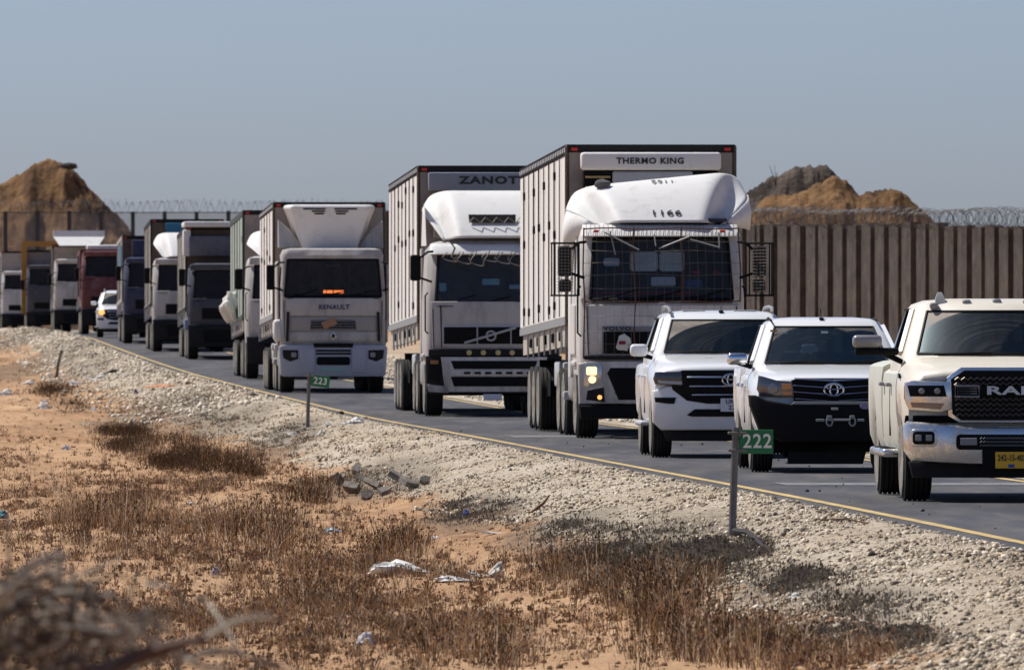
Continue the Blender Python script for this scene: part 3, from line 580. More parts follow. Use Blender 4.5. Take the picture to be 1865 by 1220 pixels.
def mound(name, label, Yc, peaks, depth, m, grid=(150, 60), seed=0, xr=None):
    s = F / Yc; x0, x1 = (xr[0] - CX) / s, (xr[1] - CX) / s; nx, ny = grid
    xs = np.linspace(x0, x1, nx); ts = np.linspace(-1, 1, ny); X, T = np.meshgrid(xs, ts, indexing='ij')
    prof = np.interp(xs, [(p[0] - CX) / s for p in peaks], [CH + (CY - p[1]) / s for p in peaks]); base = float(terr(np.array([xs.mean()]), np.array([Yc]))[0]) - .5
    H = prof[:, None] - base; Y = Yc + T * depth
    A = np.abs(T + .35 * fbm(X * .35, T * 2, seed)); Z = base + H * np.clip(1 - A ** 1.25, 0, 1)
    rough = .8 * fbm(X * .7, Y * .7, seed + 1, 5) + .3 * np.abs(fbm(X * 2.2, Y * 2.2, seed + 4, 4)) + .34 * fbm(X * 5, Y * 5, seed + 8, 4)
    Z = Z + rough * np.clip(H / 3, .1, 1) * np.clip(1.1 - A, 0, 1)
    v = np.stack([X, Y, Z], -1).reshape(-1, 3); i, j = np.meshgrid(np.arange(nx - 1), np.arange(ny - 1), indexing='ij'); a = (i * ny + j).ravel()
    o = np_mesh(name, v, np.stack([a, a + ny, a + ny + 1, a + 1], -1), m, kind=None)
    bm = bmesh.new(); bm.from_mesh(o.data); bmesh.ops.recalc_face_normals(bm, faces=bm.faces)
    if sum(f.normal.z for f in bm.faces) < 0: bmesh.ops.reverse_faces(bm, faces=bm.faces)
    bm.to_mesh(o.data); bm.free(); tag(o, label, 'earth mound'); return o
def earth(name, ca, cb, dark, scale=.5, bias=.5):
    m = bpy.data.materials.new(name); m.use_nodes = True; N = m.node_tree.nodes; L = m.node_tree.links; p = N["Principled BSDF"]; p.inputs["Roughness"].default_value = 1; p.inputs["Specular IOR Level"].default_value = .1
    tc = N.new("ShaderNodeTexCoord")
    def ns(sc_, st=(1, 1, 1), d=9):
        mp = N.new("ShaderNodeMapping"); mp.inputs["Scale"].default_value = st; L.new(tc.outputs["Object"], mp.inputs[0])
        q = N.new("ShaderNodeTexNoise"); q.inputs["Scale"].default_value = sc_; q.inputs["Detail"].default_value = d; q.inputs["Roughness"].default_value = .65; L.new(mp.outputs[0], q.inputs["Vector"]); return q.outputs["Fac"]
    r = N.new("ShaderNodeValToRGB"); e = r.color_ramp.elements; e[0].position = .38; e[1].position = .64; e[0].color = (*ca, 1); e[1].color = (*cb, 1); L.new(ns(scale), r.inputs[0])
    r2 = N.new("ShaderNodeMapRange"); r2.inputs[1].default_value = bias; r2.inputs[2].default_value = bias + .12; L.new(ns(scale * .45, (1, 1, 1.6)), r2.inputs[0])
    mx = N.new("ShaderNodeMix"); mx.data_type = 'RGBA'; L.new(r2.outputs[0], mx.inputs[0]); L.new(r.outputs[0], mx.inputs[6]); mx.inputs[7].default_value = (*dark, 1); L.new(mx.outputs[2], p.inputs["Base Color"])
    b = N.new("ShaderNodeBump"); b.inputs["Strength"].default_value = 1; b.inputs["Distance"].default_value = .25; L.new(ns(scale * 5), b.inputs["Height"]); L.new(b.outputs[0], p.inputs["Normal"]); return m
e_or = earth("orange_earth", (.17, .095, .045), (.32, .19, .095), (.10, .06, .035), .7, .50)
e_dk = earth("dark_grey_earth", (.05, .04, .035), (.15, .12, .10), (.035, .028, .026), .8, .52)
mound("earth_mound", "orange brown earth mound behind the sheet pile wall with a lower shoulder at its right", 430,
      [(1200, 420), (1330, 392), (1385, 378), (1430, 362), (1470, 350), (1500, 330), (1515, 324), (1540, 335), (1565, 354), (1590, 356), (1625, 354), (1650, 366), (1690, 400), (1730, 440), (1760, 470)], 9, e_or, (260, 70), 3, (1200, 1760))
mound("earth_mound", "dark grey brown spoil heap rising behind the left shoulder of the orange mound", 443,
      [(1240, 470), (1330, 385), (1360, 345), (1385, 326), (1420, 312), (1450, 300), (1480, 304), (1512, 308), (1535, 340), (1580, 400), (1640, 470)], 8, e_dk, (200, 60), 9, (1240, 1640))
mound("earth_mound", "large brown earth mound with a broad crest behind the left mesh fence", 880,
      [(-250, 400), (-150, 385), (-60, 370), (0, 336), (35, 322), (62, 300), (90, 294), (120, 298), (135, 308), (165, 345), (195, 378), (225, 405), (250, 440), (280, 500)], 20, earth("brown_earth", (.13, .072, .036), (.27, .16, .08), (.07, .04, .024), .45, .49), (220, 80), 15, (-250, 280))
def mound_block():
    s = F / 884; X = (137 - CX) / s; z = CH + (CY - 306) / s
    bm = bmesh.new(); bmesh.ops.create_icosphere(bm, subdivisions=2, radius=1)
    for v in bm.verts: v.co = Vector((v.co.x * .6 * (1 + .5 * random.random()), v.co.y * .5, v.co.z * .2 * (1 + .6 * random.random())))
    for v in bm.verts: v.co += Vector((X, 872, z))
    o = MB().bm(bm).build("dark_boulder", m_drock); tag(o, "dark flat block sticking out of the crest of the left earth mound", "boulder")
mound_block()
def sapling(px, py, Y, h, label):
    s = F / Y; X = (px - CX) / s; z = CH + (CY - py) / s - .5; root = empty("bare_bush", (X, Y, z), 0, label, "bush")
    for i in range(9):
        a = random.random() * 6.28; l = h * (.5 + .5 * random.random())
        MB().tube([(0, 0, 0), (math.cos(a) * l * .12, math.sin(a) * l * .1, l * .5), (math.cos(a) * l * .3, math.sin(a) * l * .3, l)], .02, 4, .006).build("branch", m_g3, root)
sapling(1413, 318, 440, 1.0, "tiny bare bush on the left crest of the dark spoil heap")

# ------------------------------------------------------------------ vehicles: shared parts
YAW = .052
_wm = {}
def wheel(root, x, y, r, w, n=28, rim_in=.55, side=-1, dusty=True, name="wheel"):
    """tyre mesh with its rim as sub-part; side -1 = outer face towards -x"""
    key = (r, w, n, side, dusty)
    if key not in _wm:
        h = w / 2; pr = [(-h * .72, r * rim_in), (-h, r * .68), (-h * 1.02, r * .85), (-h * .9, r * .95)]
        k = 5
        for i in range(k):
            a = -h * .86 + (2 * h * .86) * i / k; b = -h * .86 + (2 * h * .86) * (i + 1) / k; pr += [(a, r), (b - .02, r), (b - .014, r - .018), (b - .004, r - .018)]
        pr += [(h * .9, r * .95), (h * 1.02, r * .85), (h, r * .68), (h * .72, r * rim_in)]
        tyre = MB().lathe_x(pr, 0, 0, 0, n); tyre = tyre.build("wheel", m_rubber, None, True, angle=28)
        sx = side; q = MB(); q.lathe_x([(sx * h * .74, r * rim_in * 1.02), (sx * h * .8, r * rim_in), (sx * h * .35, r * rim_in * .86), (sx * h * .25, r * .35), (sx * h * .7, r * .25), (sx * h * .75, r * .12)], 0, 0, 0, 20)
        for i in range(8):
            a = i * math.pi / 4; cy, cz = math.cos(a) * r * .2, math.sin(a) * r * .2; q.box(min(sx * h * .7, sx * h * .9), max(sx * h * .7, sx * h * .9), cy - .015, cy + .015, cz - .015, cz + .015)
        rim = q.build("rim", m_rim, None, True)
        ring = MB().lathe_x([(sx * (h * 1.03), r * .70), (sx * (h * 1.06), r * .76), (sx * (h * 1.05), r * .84), (sx * (h * 1.025), r * .88)], 0, 0, 0, n).build("sidewall", m_rubber2, None, True)
        _wm[key] = (tyre.data, rim.data, ring.data)
        for o in (tyre, rim, ring): bpy.data.objects.remove(o)
    t, ri, sw = _wm[key]
    o = link(bpy.data.objects.new(name, t), root); o.location = (x, y, r); o.rotation_euler = (random.random() * 6, 0, 0)
    link(bpy.data.objects.new("rim", ri), o); link(bpy.data.objects.new("sidewall", sw), o)
    return o
def outline(w, yf, yb, bow, r, z, p=2.0, rb=.1):
    pts = []
    for i in range(9):
        f = -1 + i / 4; pts.append((f * (w - r), yf + bow * abs(f) ** p, z))
    y0 = yf + bow
    for a in (-60, -30, 0): pts.append((w - r + r * math.cos(R(a)), y0 + r + r * math.sin(R(a)), z))
    ys = y0 + r
    pts += [(w, ys + (yb - ys) * .42, z), (w, ys + (yb - ys) * .80, z), (w - rb * .3, yb - rb * .3, z), (w - rb, yb, z), (-w + rb, yb, z), (-w + rb * .3, yb - rb * .3, z), (-w, ys + (yb - ys) * .80, z), (-w, ys + (yb - ys) * .42, z)]
    for a in (180, 210, 240): pts.append((-w + r + r * math.cos(R(a)), y0 + r + r * math.sin(R(a)), z))
    return pts
FRONT = set(range(0, 8)); SIDE_R = {11, 12}; SIDE_L = {18, 19}; REAR = {15}
def glass_strip(rings, i, k0, k1, m, name, root, off=(0, 0, 0), shrink=0.0):
    n = len(rings[0]); ks = [k % n for k in range(k0, k1 + 1)]; mb = MB()
    a = [Vector(rings[i][k]) + Vector(off) for k in ks]; b = [Vector(rings[i + 1][k]) + Vector(off) for k in ks]
    rows = [[tuple(p.lerp(q, t)) for p, q in zip(a, b)] for t in (0, .33, .66, 1)]
    mb.loft(rows, False, False, closed=False); return mb.build(name, m, root, True, angle=80)
def seats(root, xs, y, z0, zh, w=.25, m=None):
    for x in xs:
        m_ = m or m_seat; s = MB().rbox(x - w, x + w, y, y + .14, z0, zh - .22, .06); s.build("seat", m_, root, True)
        MB().rbox(x - .13, x + .13, y + .01, y + .11, zh - .19, zh, .04).build("headrest", m_, root, True)
def steering(root, x, y, z, r=.19):
    pts = [(x + r * math.cos(a), y + r * .35 * math.sin(a), z + r * .93 * math.sin(a)) for a in [2 * math.pi * i / 20 for i in range(21)]]
    MB().tube(pts, .016, 6, cap=False).tube([(x - r, y, z), (x + r, y, z)], .014, 5).build("steering_wheel", m_seat, root, True)
def torus_ell(mb, cx, y, cz, a, b, r, n=22, rot=0):
    pts = []
    for i in range(n + 1):
        t = 2 * math.pi * i / n; pts.append((cx + a * math.cos(t), y, cz + b * math.sin(t)))
    mb.tube(pts, r, 6, cap=False)
def oval_badge(root, x, y, z, s=1.0):
    mb = MB(); torus_ell(mb, x, y, z, .098 * s, .066 * s, .010 * s); torus_ell(mb, x, y - .004, z, .040 * s, .060 * s, .008 * s); torus_ell(mb, x, y - .006, z + .030 * s, .072 * s, .028 * s, .008 * s)
    return mb.build("badge", m_chrome, root, True)
def wiper(root, x0, z0, x1, z1, y0, y1):
    MB().tube([(x0, y0, z0), (x1, y1, z1)], .009, 5).box(min(x0, x1) - .02, max(x0, x1), y0 - .012, y0 - .004, z0 - .012, z0 + .006).build("wiper", m_black, root)

def car_hull(root, st, bow, W, mt, name="body", p=2.5, top=None):
    """st rows: y, half width, bottom z, shoulder z, top z"""
    rings = []
    for (y, w, zb, zs, zt) in st:
        k = max(0, 1 - y / 1.1); half = [(0, zt), (.35 * w, zt - .004), (.66 * w, zt - .014), (.85 * w, zt - .035), (.945 * w, (zt - .035) * .45 + zs * .55), (.985 * w, zs), (w, zs - .12), (w, (zs + zb) / 2), (.985 * w, zb + .10), (.95 * w, zb), (.6 * w, zb)]
        pts = half + [(-x, z) for x, z in half[::-1][:-1]]
        rings.append([(x, y + bow * abs(x / W) ** p * k, z) for x, z in pts])
    mb = MB(); mb.loft(rings); return mb.build(name, mt, root, True, angle=40, fix=True)
def cabin(root, levels, mt, glass, side_glass, front_i=0, rb=.12, belt_extra=None):
    """levels rows: z, half width, y front, y back, bow, corner radius; windows open between levels front_i and front_i+1"""
    rings = [outline(w, yf, yb, bw, r, z, 2.0, rb) for (z, w, yf, yb, bw, r) in levels]
    skip = lambda i, k: i == front_i and (k in FRONT or k in SIDE_R or k in SIDE_L or k in REAR)
    MB().loft(rings, False, True, skip).build("cabin_shell", mt, root, True, angle=40, fix=True)
    glass_strip(rings, front_i, 0, 8, glass, "windshield", root)
    for (a, b) in ((11, 12), (12, 13), (18, 19), (19, 20)): glass_strip(rings, front_i, a, b, side_glass, "side_window", root)
    glass_strip(rings, front_i, 15, 16, side_glass, "rear_window", root)
    # B pillars, door frames
    for sx in (1, -1):
        lo = Vector(rings[front_i][12 if sx > 0 else 19]); hi = Vector(rings[front_i + 1][12 if sx > 0 else 19]); MB().tube([lo + Vector((sx * .004, 0, 0)), hi + Vector((sx * .004, 0, 0))], .035, 4).build("door_pillar", m_black, root)
        lo = Vector(rings[front_i][11 if sx > 0 else 20]); hi = Vector(rings[front_i + 1][11 if sx > 0 else 20]); MB().tube([lo, hi], .04, 5).build("windshield_pillar", mt, root, True)
        pts = [Vector(rings[front_i + 1][k]) + Vector((sx * .006, 0, .012)) for k in ((11, 12, 13) if sx > 0 else (20, 19, 18))]
        MB().tube(pts, .016, 5).build("window_trim", m_black, root)
    # dark seal round the windscreen
    seal = MB(); lo = [Vector(rings[front_i][k]) + Vector((0, -.006, .0)) for k in range(9)]; hi = [Vector(rings[front_i + 1][k]) + Vector((0, -.006, 0)) for k in range(9)]
    seal.tube(lo, .016, 5).tube(hi, .012, 5).tube([lo[0], hi[0]], .014, 5).tube([lo[8], hi[8]], .014, 5); seal.build("windshield_seal", m_black, root, True)
    return rings
def interior(root, x, yf, yb, z0, zt, m=None):
    MB().rbox(-x, x, yf, yf + .35, z0 - .25, z0 + .03, .05).build("dashboard", m_seat, root, True)
    MB().box(-x, x, yb - .03, yb, z0 - .3, zt - .35).build("cab_back_panel", m_seat, root)
def mirror_pod(root, side, x0, x1, y, z0, z1, shell, arm_to, lower=None):
    sx = side; a, b = sorted((sx * x0, sx * x1)); o = MB().rbox(a, b, y - .04, y + .10, z0, z1, min(.05, (z1 - z0) * .33), 3).build("wing_mirror", shell, root, True, angle=60)
    MB().rbox(a + .015, b - .015, y + .095, y + .108, z0 + .02, z1 - .02, .005, 1).build("mirror_glass", m_chrome, o)
    MB().tube([(sx * (x0 + x1) / 2, y + .03, z0 + .03), (sx * arm_to[0], arm_to[1], arm_to[2])], .035, 6, .03).build("mirror_arm", m_black, o, True)
    if lower: MB().rbox(a + .01, b + (0 if sx < 0 else 0), y - .035, y + .09, z0 - lower, z0 + .01, .03, 2).build("mirror_housing", m_black, o, True)
def door_lines(root, W, ys, zb, zt, handles, hm, groove=None):
    for y in ys:
        for sx in (-1, 1): MB().box(*(sorted((sx * (W - .015), sx * (W + .0006)))), y - .003, y + .003, zb, zt).build("door_seam", m_black, root)
    for (y, z) in handles:
        for sx in (-1, 1):
            a, b = sorted((sx * (W + .0), sx * (W + .05))); MB().rbox(a, b, y, y + .19, z - .02, z + .02, .012).build("door_handle", hm, root, True)

# ------------------------------------------------------------------ cream pickup with chrome grille (nearest)
def pickup_cream():
    Y = 107.0; X = (1844 - CX) / F * Y
    root = empty("pickup_truck", (X, Y, float(road_z(Y))), .030, "dusty cream pickup with big chrome grille and bumper, nearest vehicle at the right edge", "pickup truck")
    Wd = 1.04; bow = .22; B = lambda x, z: bow * abs(x / Wd) ** 2.5
    arch = lambda y, c, base: max(base, .40 + math.sqrt(max(0, .50 ** 2 - (y - c) ** 2))) if abs(y - c) < .52 else base
    st = []
    for y in (0, .03, .1, .25, .5, .62, .75, 1.0, 1.25, 1.38, 1.5, 1.55):
        w = 1.0 + .04 * min(1, y / .4); zt = np.interp(y, [0, .03, .1, .25, .6, 1.55], [1.24, 1.285, 1.31, 1.325, 1.37, 1.43]); zs = np.interp(y, [0, .1, 1.5], [1.10, 1.17, 1.24]); st.append((y, w, arch(y, 1.0, .52), zs, zt))
    car_hull(root, st, bow, Wd, m_tan, "hood_and_fenders")
    st = [(y, 1.03, arch(y, 4.78, .46), 1.24, 1.345) for y in (1.56, 2.6, 3.75)]
    car_hull(root, st, 0, Wd, m_green, "door_body", 2)
    st = [(y, 1.035 + (.03 if 4.2 < y < 5.4 else 0), arch(y, 4.78, .5), 1.30, 1.385) for y in (3.80, 4.25, 4.3, 4.45, 4.78, 5.1, 5.26, 5.32, 5.9)]
    car_hull(root, st, 0, Wd, m_green, "cargo_bed", 2)
    g = glass_mat("dusty_windshield_glass", (.40, .52, .53), .75, 1.0, [(.02, 1.42, .0, .88, 1.85), (.80, 1.42, .0, .82, 1.85)], .10, .10, (.75, .95, 1))
    sg = glass_mat("side_window_glass", (.08, .10, .12), 1.0, .10)
    rings = cabin(root, [(1.245, .985, 1.25, 3.72, .16, .16), (1.44, .965, 1.34, 3.72, .33, .15), (1.86, .82, 1.83, 3.62, .28, .13), (1.925, .77, 1.94, 3.56, .22, .10), (1.965, .66, 2.12, 3.45, .08, .10), (1.985, .40, 2.5, 3.2, .03, .08)], m_tan, g, sg, 1)
    seats(root, (-.42, .42), 2.4, 1.0, 1.72); interior(root, .85, 1.72, 3.6, 1.40, 1.9); steering(root, .42, 2.0, 1.42)
    MB().rbox(-.09, .16, 1.80, 1.84, 1.70, 1.77, .02).build("rear_view_mirror", m_seat, root); MB().box(-.02, .07, 1.86, 1.87, 1.79, 1.84).build("windshield_sticker", mat("teal_sticker", (.2, .55, .5), .6), root)
    for x in (-.625, -.30, .0, .30, .625):
        MB().rbox(x - .042, x + .042, 2.02, 2.14, 1.925 - .10 * abs(x) ** 2, 1.985 - .10 * abs(x) ** 2, .022, 3).build("clearance_light", m_grey, root, True)
    MB().loft([[(-.555 - w, 2.12 + a, z), (-.555 + w, 2.12 + a, z), (-.555 + w, 2.30, z), (-.555 - w, 2.30, z)] for z, w, a in ((1.935, .055, 0), (2.0, .04, .04), (2.05, .018, .10))]).build("roof_antenna", m_grey, root, True)
    # front clip
    P = lambda poly, y0, d, m, n, parent=root, bev=.012, sl=10, **k: MB().plate(poly, y0, d, B, sl, bev).build(n, m, parent, True, **k)
    surround = [(-.60, 1.20), (-.585, .86), (-.50, .80), (.50, .80), (.585, .86), (.60, 1.20), (.47, 1.285), (-.47, 1.285)]
    P([(-.64, 1.215), (-.625, .84), (-.52, .775), (.52, .775), (.625, .84), (.64, 1.215), (.50, 1.315), (-.50, 1.315)], 0.02, .05, m_dchrome, "grille_surround")
    P(surround, -.02, .025, m_black, "grille_opening", bev=0)
    # honeycomb-ish bars
    gb = MB()
    zz = [.855, .905, .955, 1.005, 1.155, 1.205]
    for k, z in enumerate(zz):
        hw = np.interp(z, [.80, .86, 1.20, 1.285], [.50, .56, .58, .46]) - .01; n = 18; pts = []
        for i in range(n * 2 + 1):
            x = -hw + 2 * hw * i / (n * 2); pts.append((x, -.055 + B(x, 0), z + (.012 if i % 2 else -.012)))
        gb.tube(pts, .0085, 4)
    gb.build("grille_mesh", mat("dark_grille_metal", (.20, .17, .14), .4, .6), root)
    P([(-.545, 1.045), (.545, 1.045), (.545, 1.135), (-.545, 1.135)], -.05, .02, m_black, "grille_bar")
    fr = MB()
    for sx in (-1, 1):
        xs = (.33, .56); pts = [(sx * xs[0], -.075 + B(xs[0], 0), 1.135), (sx * xs[1], -.07 + B(xs[1], 0), 1.135), (sx * xs[1], -.07 + B(xs[1], 0), 1.03), (sx * xs[0], -.075 + B(xs[0], 0), 1.03), (sx * xs[0], -.075 + B(xs[0], 0), 1.135)]
        fr.tube(pts, .011, 5)
        for z in (1.06, 1.085, 1.11): fr.tube([(sx * .35, -.07 + B(.35, 0), z), (sx * .54, -.065 + B(.54, 0), z)], .006, 4)
    fr.build("grille_vent", m_grey, root)
    text("RAM", .112, mat("badge_metal", (.55, .55, .56), .3, .8), root, (0, -.085, 1.087), name="badge_lettering", sx=2.25, bold=.006, sp=1.05, ext=.012, yf=B)
    for sx in (-1, 1):
        f_ = (lambda q: q) if sx > 0 else mir
        P(f_([(.585, .905), (.70, .875), (1.0, .90), (1.035, .98), (1.04, 1.165), (.98, 1.185), (.61, 1.175)]), .01, .05, m_dchrome, "headlight_housing")
        lens = MB().plate(f_([(.64, 1.03), (.99, 1.03), (1.015, 1.14), (.665, 1.14)]), -.035, .012, B, 5, .005).build("headlight", m_black, root, True)
        for cx in (.73, .88): 
            c = [(sx * cx + .030 * math.cos(a), 1.083 + .028 * math.sin(a)) for a in [2 * math.pi * i / 14 for i in range(14)]]
            MB().plate(c, -.045, .012, B, 1, .004).build("lamp_lens", m_grey, lens, True)
        MB().plate(f_([(.70, .905), (.97, .925), (.99, .975), (.66, .965)]), -.03, .014, B, 3, .004).build("indicator", mat("clear_amber", (.42, .25, .15), .2, coat=.5), root, True)
        MB().rbox(*sorted((sx * 1.0, sx * 1.045)), .20, .24, 1.0, 1.14, .01).build("side_marker", m_amber, root)
        MB().rbox(*sorted((sx * 1.028, sx * 1.046)), .95, 1.10, 1.20, 1.25, .008).build("fender_badge", m_black, root)
    # bumper
    bump = [(-1.05, .50), (-.98, .40), (-.42, .37), (.42, .37), (.98, .40), (1.05, .50), (1.06, .73), (1.02, .79), (.6, .76), (.45, .735), (-.45, .735), (-.6, .76), (-1.02, .79), (-1.06, .73)]
    MB().plate(bump, -.02, .16, B, 20, .045).build("bumper", m_dchrome, root, True)
    MB().plate([(-1.04, .775), (1.04, .775), (1.03, .845), (-1.03, .845)], .03, .03, B, 12, .0).build("bumper_gap", m_void, root)
    for sx in (-1, 1):
        f_ = (lambda q: q) if sx > 0 else mir
        t = MB().plate(f_(rpoly(.74, 1.0, .545, .715, .045)), -.175, .014, B, 5, .01).build("fog_light_bezel", m_dchrome, root, True)
        t = MB().plate(f_(rpoly(.765, .975, .565, .695, .035)), -.185, .010, B, 5, .004).build("fog_light", m_black, root, True)
        for cx in (.82, .92): MB().plate(f_(rpoly(cx - .03, cx + .03, .60, .66, .01)), -.192, .008, B, 1, .003).build("fog_light_lens", m_grey, t, True)
    P(rpoly(-.56, .56, .515, .665, .04), -.178, .012, m_black, "bumper_intake", bev=.004)
    im = MB()
    for z in (.55, .585, .62):
        for i in range(22): 
            x = -.33 + .66 * i / 22; im.tube([(x, -.198, z), (x + .015, -.198, z + .017), (x + .03, -.198, z)], .004, 4)
    im.build("intake_mesh", m_grey, root)
    for sx in (-1, 1): MB().rbox(*sorted((sx * .36, sx * .52)), -.20, -.19, .56, .63, .004, 1).build("tow_hook_cover", m_grey, root)
    P([(-.96, .24), (.96, .24), (1.0, .395), (-1.0, .395)], .06, .06, m_dark, "air_dam")
    MB().box(-.31, .29, -.225, -.19, .33, .52).build("plate_bracket", m_black, root)
    pl = MB().rbox(-.185, .135, -.245, -.232, .335, .495, .004, 1).build("number_plate", m_yplate, root)
    text("242-15-402", .085, m_text, pl, (-.025, -.2465, .435), name="plate_lettering", sx=.62, bold=.002)
    MB().box(-.06, -.0, -.2485, -.2462, .345, .375).build("plate_emblem", mat("plate_blue", (.02, .08, .4), .5), pl)
    for sx in (-1, 1):
        wheel(root, sx * .88, 1.0, .405, .28, side=sx); wheel(root, sx * .88, 4.78, .405, .28, side=sx)
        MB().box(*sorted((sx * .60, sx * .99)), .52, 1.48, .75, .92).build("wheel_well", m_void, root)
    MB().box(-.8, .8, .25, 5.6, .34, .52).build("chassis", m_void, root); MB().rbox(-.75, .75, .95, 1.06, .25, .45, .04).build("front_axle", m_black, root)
    # steps, mirrors, doors
    for sx in (-1, 1):
        s = MB().rbox(*sorted((sx * .98, sx * 1.16)), 1.70, 3.75, .42, .50, .03, 3).build("side_step", m_dchrome, root, True)
        for y in (1.85, 2.2, 2.8, 3.1): MB().box(*sorted((sx * 1.02, sx * 1.14)), y, y + .25, .50, .508).build("step_pad", m_black, s)
        mirror_pod(root, sx, 1.17, 1.46, 1.62, 1.50, 1.625, mat("mirror_grey", (.28, .28, .28), .3, .3, dirt=DUST, amt=.3), (.97, 1.70, 1.36))
        MB().rbox(*sorted((sx * 1.0, sx * 1.44)), 1.60, 1.70, 1.425, 1.50, .03, 3).build("mirror_base", m_black, root, True)
        MB().plate([(sx * 1.045 * a, z) for a, z in ((1, .45), (1.03, .45), (1.03, .50), (1, .5))][::(1 if sx > 0 else -1)], 3.9, -.2, None).build("mud_trim", m_brown, root)
    door_lines(root, 1.035, (2.58,), .62, 1.10, ((1.75 + .55, 1.13), (3.35, 1.13)), m_grey)
    wiper(root, -.66, 1.435, -.10, 1.455, 1.30, 1.30); wiper(root, .18, 1.435, .72, 1.455, 1.30, 1.34)
    return root

# ------------------------------------------------------------------ white pickup with black winch bumper
def pickup_white():
    Y = 127.4; X = (1518 - CX) / F * Y
    root = empty("pickup_truck", (X, Y, float(road_z(Y))), .026, "white pickup with a black steel winch bumper, in the middle of the three light vehicles", "pickup truck")
    Wd = .94; bow = .20; B = lambda x, z: bow * abs(x / Wd) ** 2.5
    arch = lambda y, c, base: max(base, .38 + math.sqrt(max(0, .46 ** 2 - (y - c) ** 2))) if abs(y - c) < .48 else base
    st = []
    for y in (0, .03, .1, .25, .45, .56, .7, .92, 1.15, 1.28, 1.38, 1.42):
        w = .87 + .07 * min(1, y / .5); zt = np.interp(y, [0, .03, .1, .25, .6, 1.42], [1.06, 1.10, 1.13, 1.155, 1.20, 1.27]); zs = np.interp(y, [0, .1, 1.4], [.96, 1.02, 1.10]); st.append((y, w, arch(y, .92, .48), zs, zt))
    car_hull(root, st, bow, Wd, m_white, "hood_and_fenders")
    car_hull(root, [(y, .925, .42, 1.10, 1.185) for y in (1.43, 2.5, 3.45)], 0, Wd, m_white, "door_body", 2)
    car_hull(root, [(y, .925 + (.03 if 3.55 < y < 4.5 else 0), arch(y, 4.0, .48), 1.19, 1.25) for y in (3.5, 3.53, 3.6, 3.75, 4.0, 4.25, 4.4, 4.48, 5.1)], 0, Wd, m_white, "cargo_bed", 2)
    g = glass_mat("clear_windshield_glass", (.50, .66, .70), .6, .30, [(-.10, 1.22, .0, .66, 1.35), (.42, 1.22, .0, .56, 1.3)], .03, .08, (.6, .9, 1))
    sg = glass_mat("side_window_glass_tinted", (.06, .08, .10), 1.0, .05)
    rings = cabin(root, [(1.115, .885, 1.12, 3.42, .16, .15), (1.27, .865, 1.22, 3.42, .16, .14), (1.69, .70, 1.92, 3.32, .13, .12), (1.745, .655, 2.00, 3.26, .11, .10), (1.785, .56, 2.12, 3.15, .08, .10), (1.802, .36, 2.35, 3.0, .03, .08)], m_white, g, sg, 1)
    seats(root, (-.37, .37), 2.35, .9, 1.60); interior(root, .75, 1.62, 3.3, 1.24, 1.7); steering(root, .37, 1.88, 1.28, .18)
    MB().rbox(-.10, .11, 1.78, 1.82, 1.53, 1.595, .02).build("rear_view_mirror", m_seat, root); MB().box(-.045, .035, 1.795, 1.80, 1.55, 1.64).build("windshield_sticker", mat("pale_sticker", (.45, .58, .55), .7), root)
    MB().box(-.64, -.56, 1.90, 1.905, 1.63, 1.655).build("windshield_sticker", m_ochre, root)
    MB().rbox(-.16, .13, 1.55, 1.60, 1.25, 1.40, .02).build("dashboard_screen", m_black, root)
    MB().tube([(-.03, 2.1, 1.79), (-.035, 2.16, 1.90)], .006, 5).rbox(-.055, 0, 2.05, 2.13, 1.775, 1.80, .01).build("roof_antenna", m_black, root)
    for sx in (-1, 1):
        MB().tube([(sx * .62, 2.06, 1.765), (sx * .63, 2.6, 1.795), (sx * .62, 3.2, 1.77)], .012, 5).build("roof_channel", m_black, root)
    P = lambda poly, y0, d, m, n, parent=root, bev=.01, sl=10: MB().plate(poly, y0, d, B, sl, bev).build(n, m, parent, True)
    P([(-.49, 1.075), (-.455, .80), (.455, .80), (.49, 1.075), (.40, 1.10), (-.40, 1.10)], .0, .03, m_black, "grille_opening")
    for (z, h, hw) in ((1.075, .022, .455), (1.00, .020, .47), (.925, .020, .465), (.845, .022, .45)):
        mb = MB()
        for sx in (-1, 1):
            a, b = (.10, hw) if h < .0215 else (.0, hw)
            f_ = (lambda q: q) if sx > 0 else mir
            mb.plate(f_([(a, z - .016), (b, z - .008 + .02), (b, z + .016 + .012), (a, z + .012)]), -.03, .022, lambda x, q, zz=z: B(x, q) + (q - zz - .005) * 1.1, 6, .006)
        mb.build("grille_slat", mat("blue_reflecting_chrome", (.45, .47, .52), .18, 1.0), root, True)
    oval_badge(root, 0, -.075, .965, 1.15)
    for sx in (-1, 1):
        f_ = (lambda q: q) if sx > 0 else mir
        h = MB().plate(f_([(.455, .89), (.60, .875), (.84, .885), (.885, .97), (.865, 1.13), (.80, 1.115), (.66, 1.075), (.475, 1.06)]), .0, .03, B, 8, .01).build("headlight", mat("headlamp_smoke", (.16, .16, .16), .15, .5, coat=1), root, True)
        c = [(sx * .70 + .062 * math.cos(a), .975 + .062 * math.sin(a)) for a in [2 * math.pi * i / 18 for i in range(18)]]
        MB().plate(c, -.032, .008, B, 1, .003).build("lamp_lens", mat("dull_lamp_glass", (.30, .30, .29), .25, .4), h, True)
        MB().plate(f_([(.48, .975), (.59, .965), (.60, 1.035), (.49, 1.035)]), -.032, .01, B, 1, .004).build("indicator", m_amber, h, True)
        MB().plate(f_([(.475, .90), (.58, .895), (.59, .945), (.48, .95)]), -.032, .01, B, 1, .004).build("indicator", m_amber, h, True)
    # steel winch bumper
    blk = mat("black_steel_bumper", (.006, .006, .007), .6, dirt=(.04, .035, .03), amt=.10, scale=6, spec=.15)
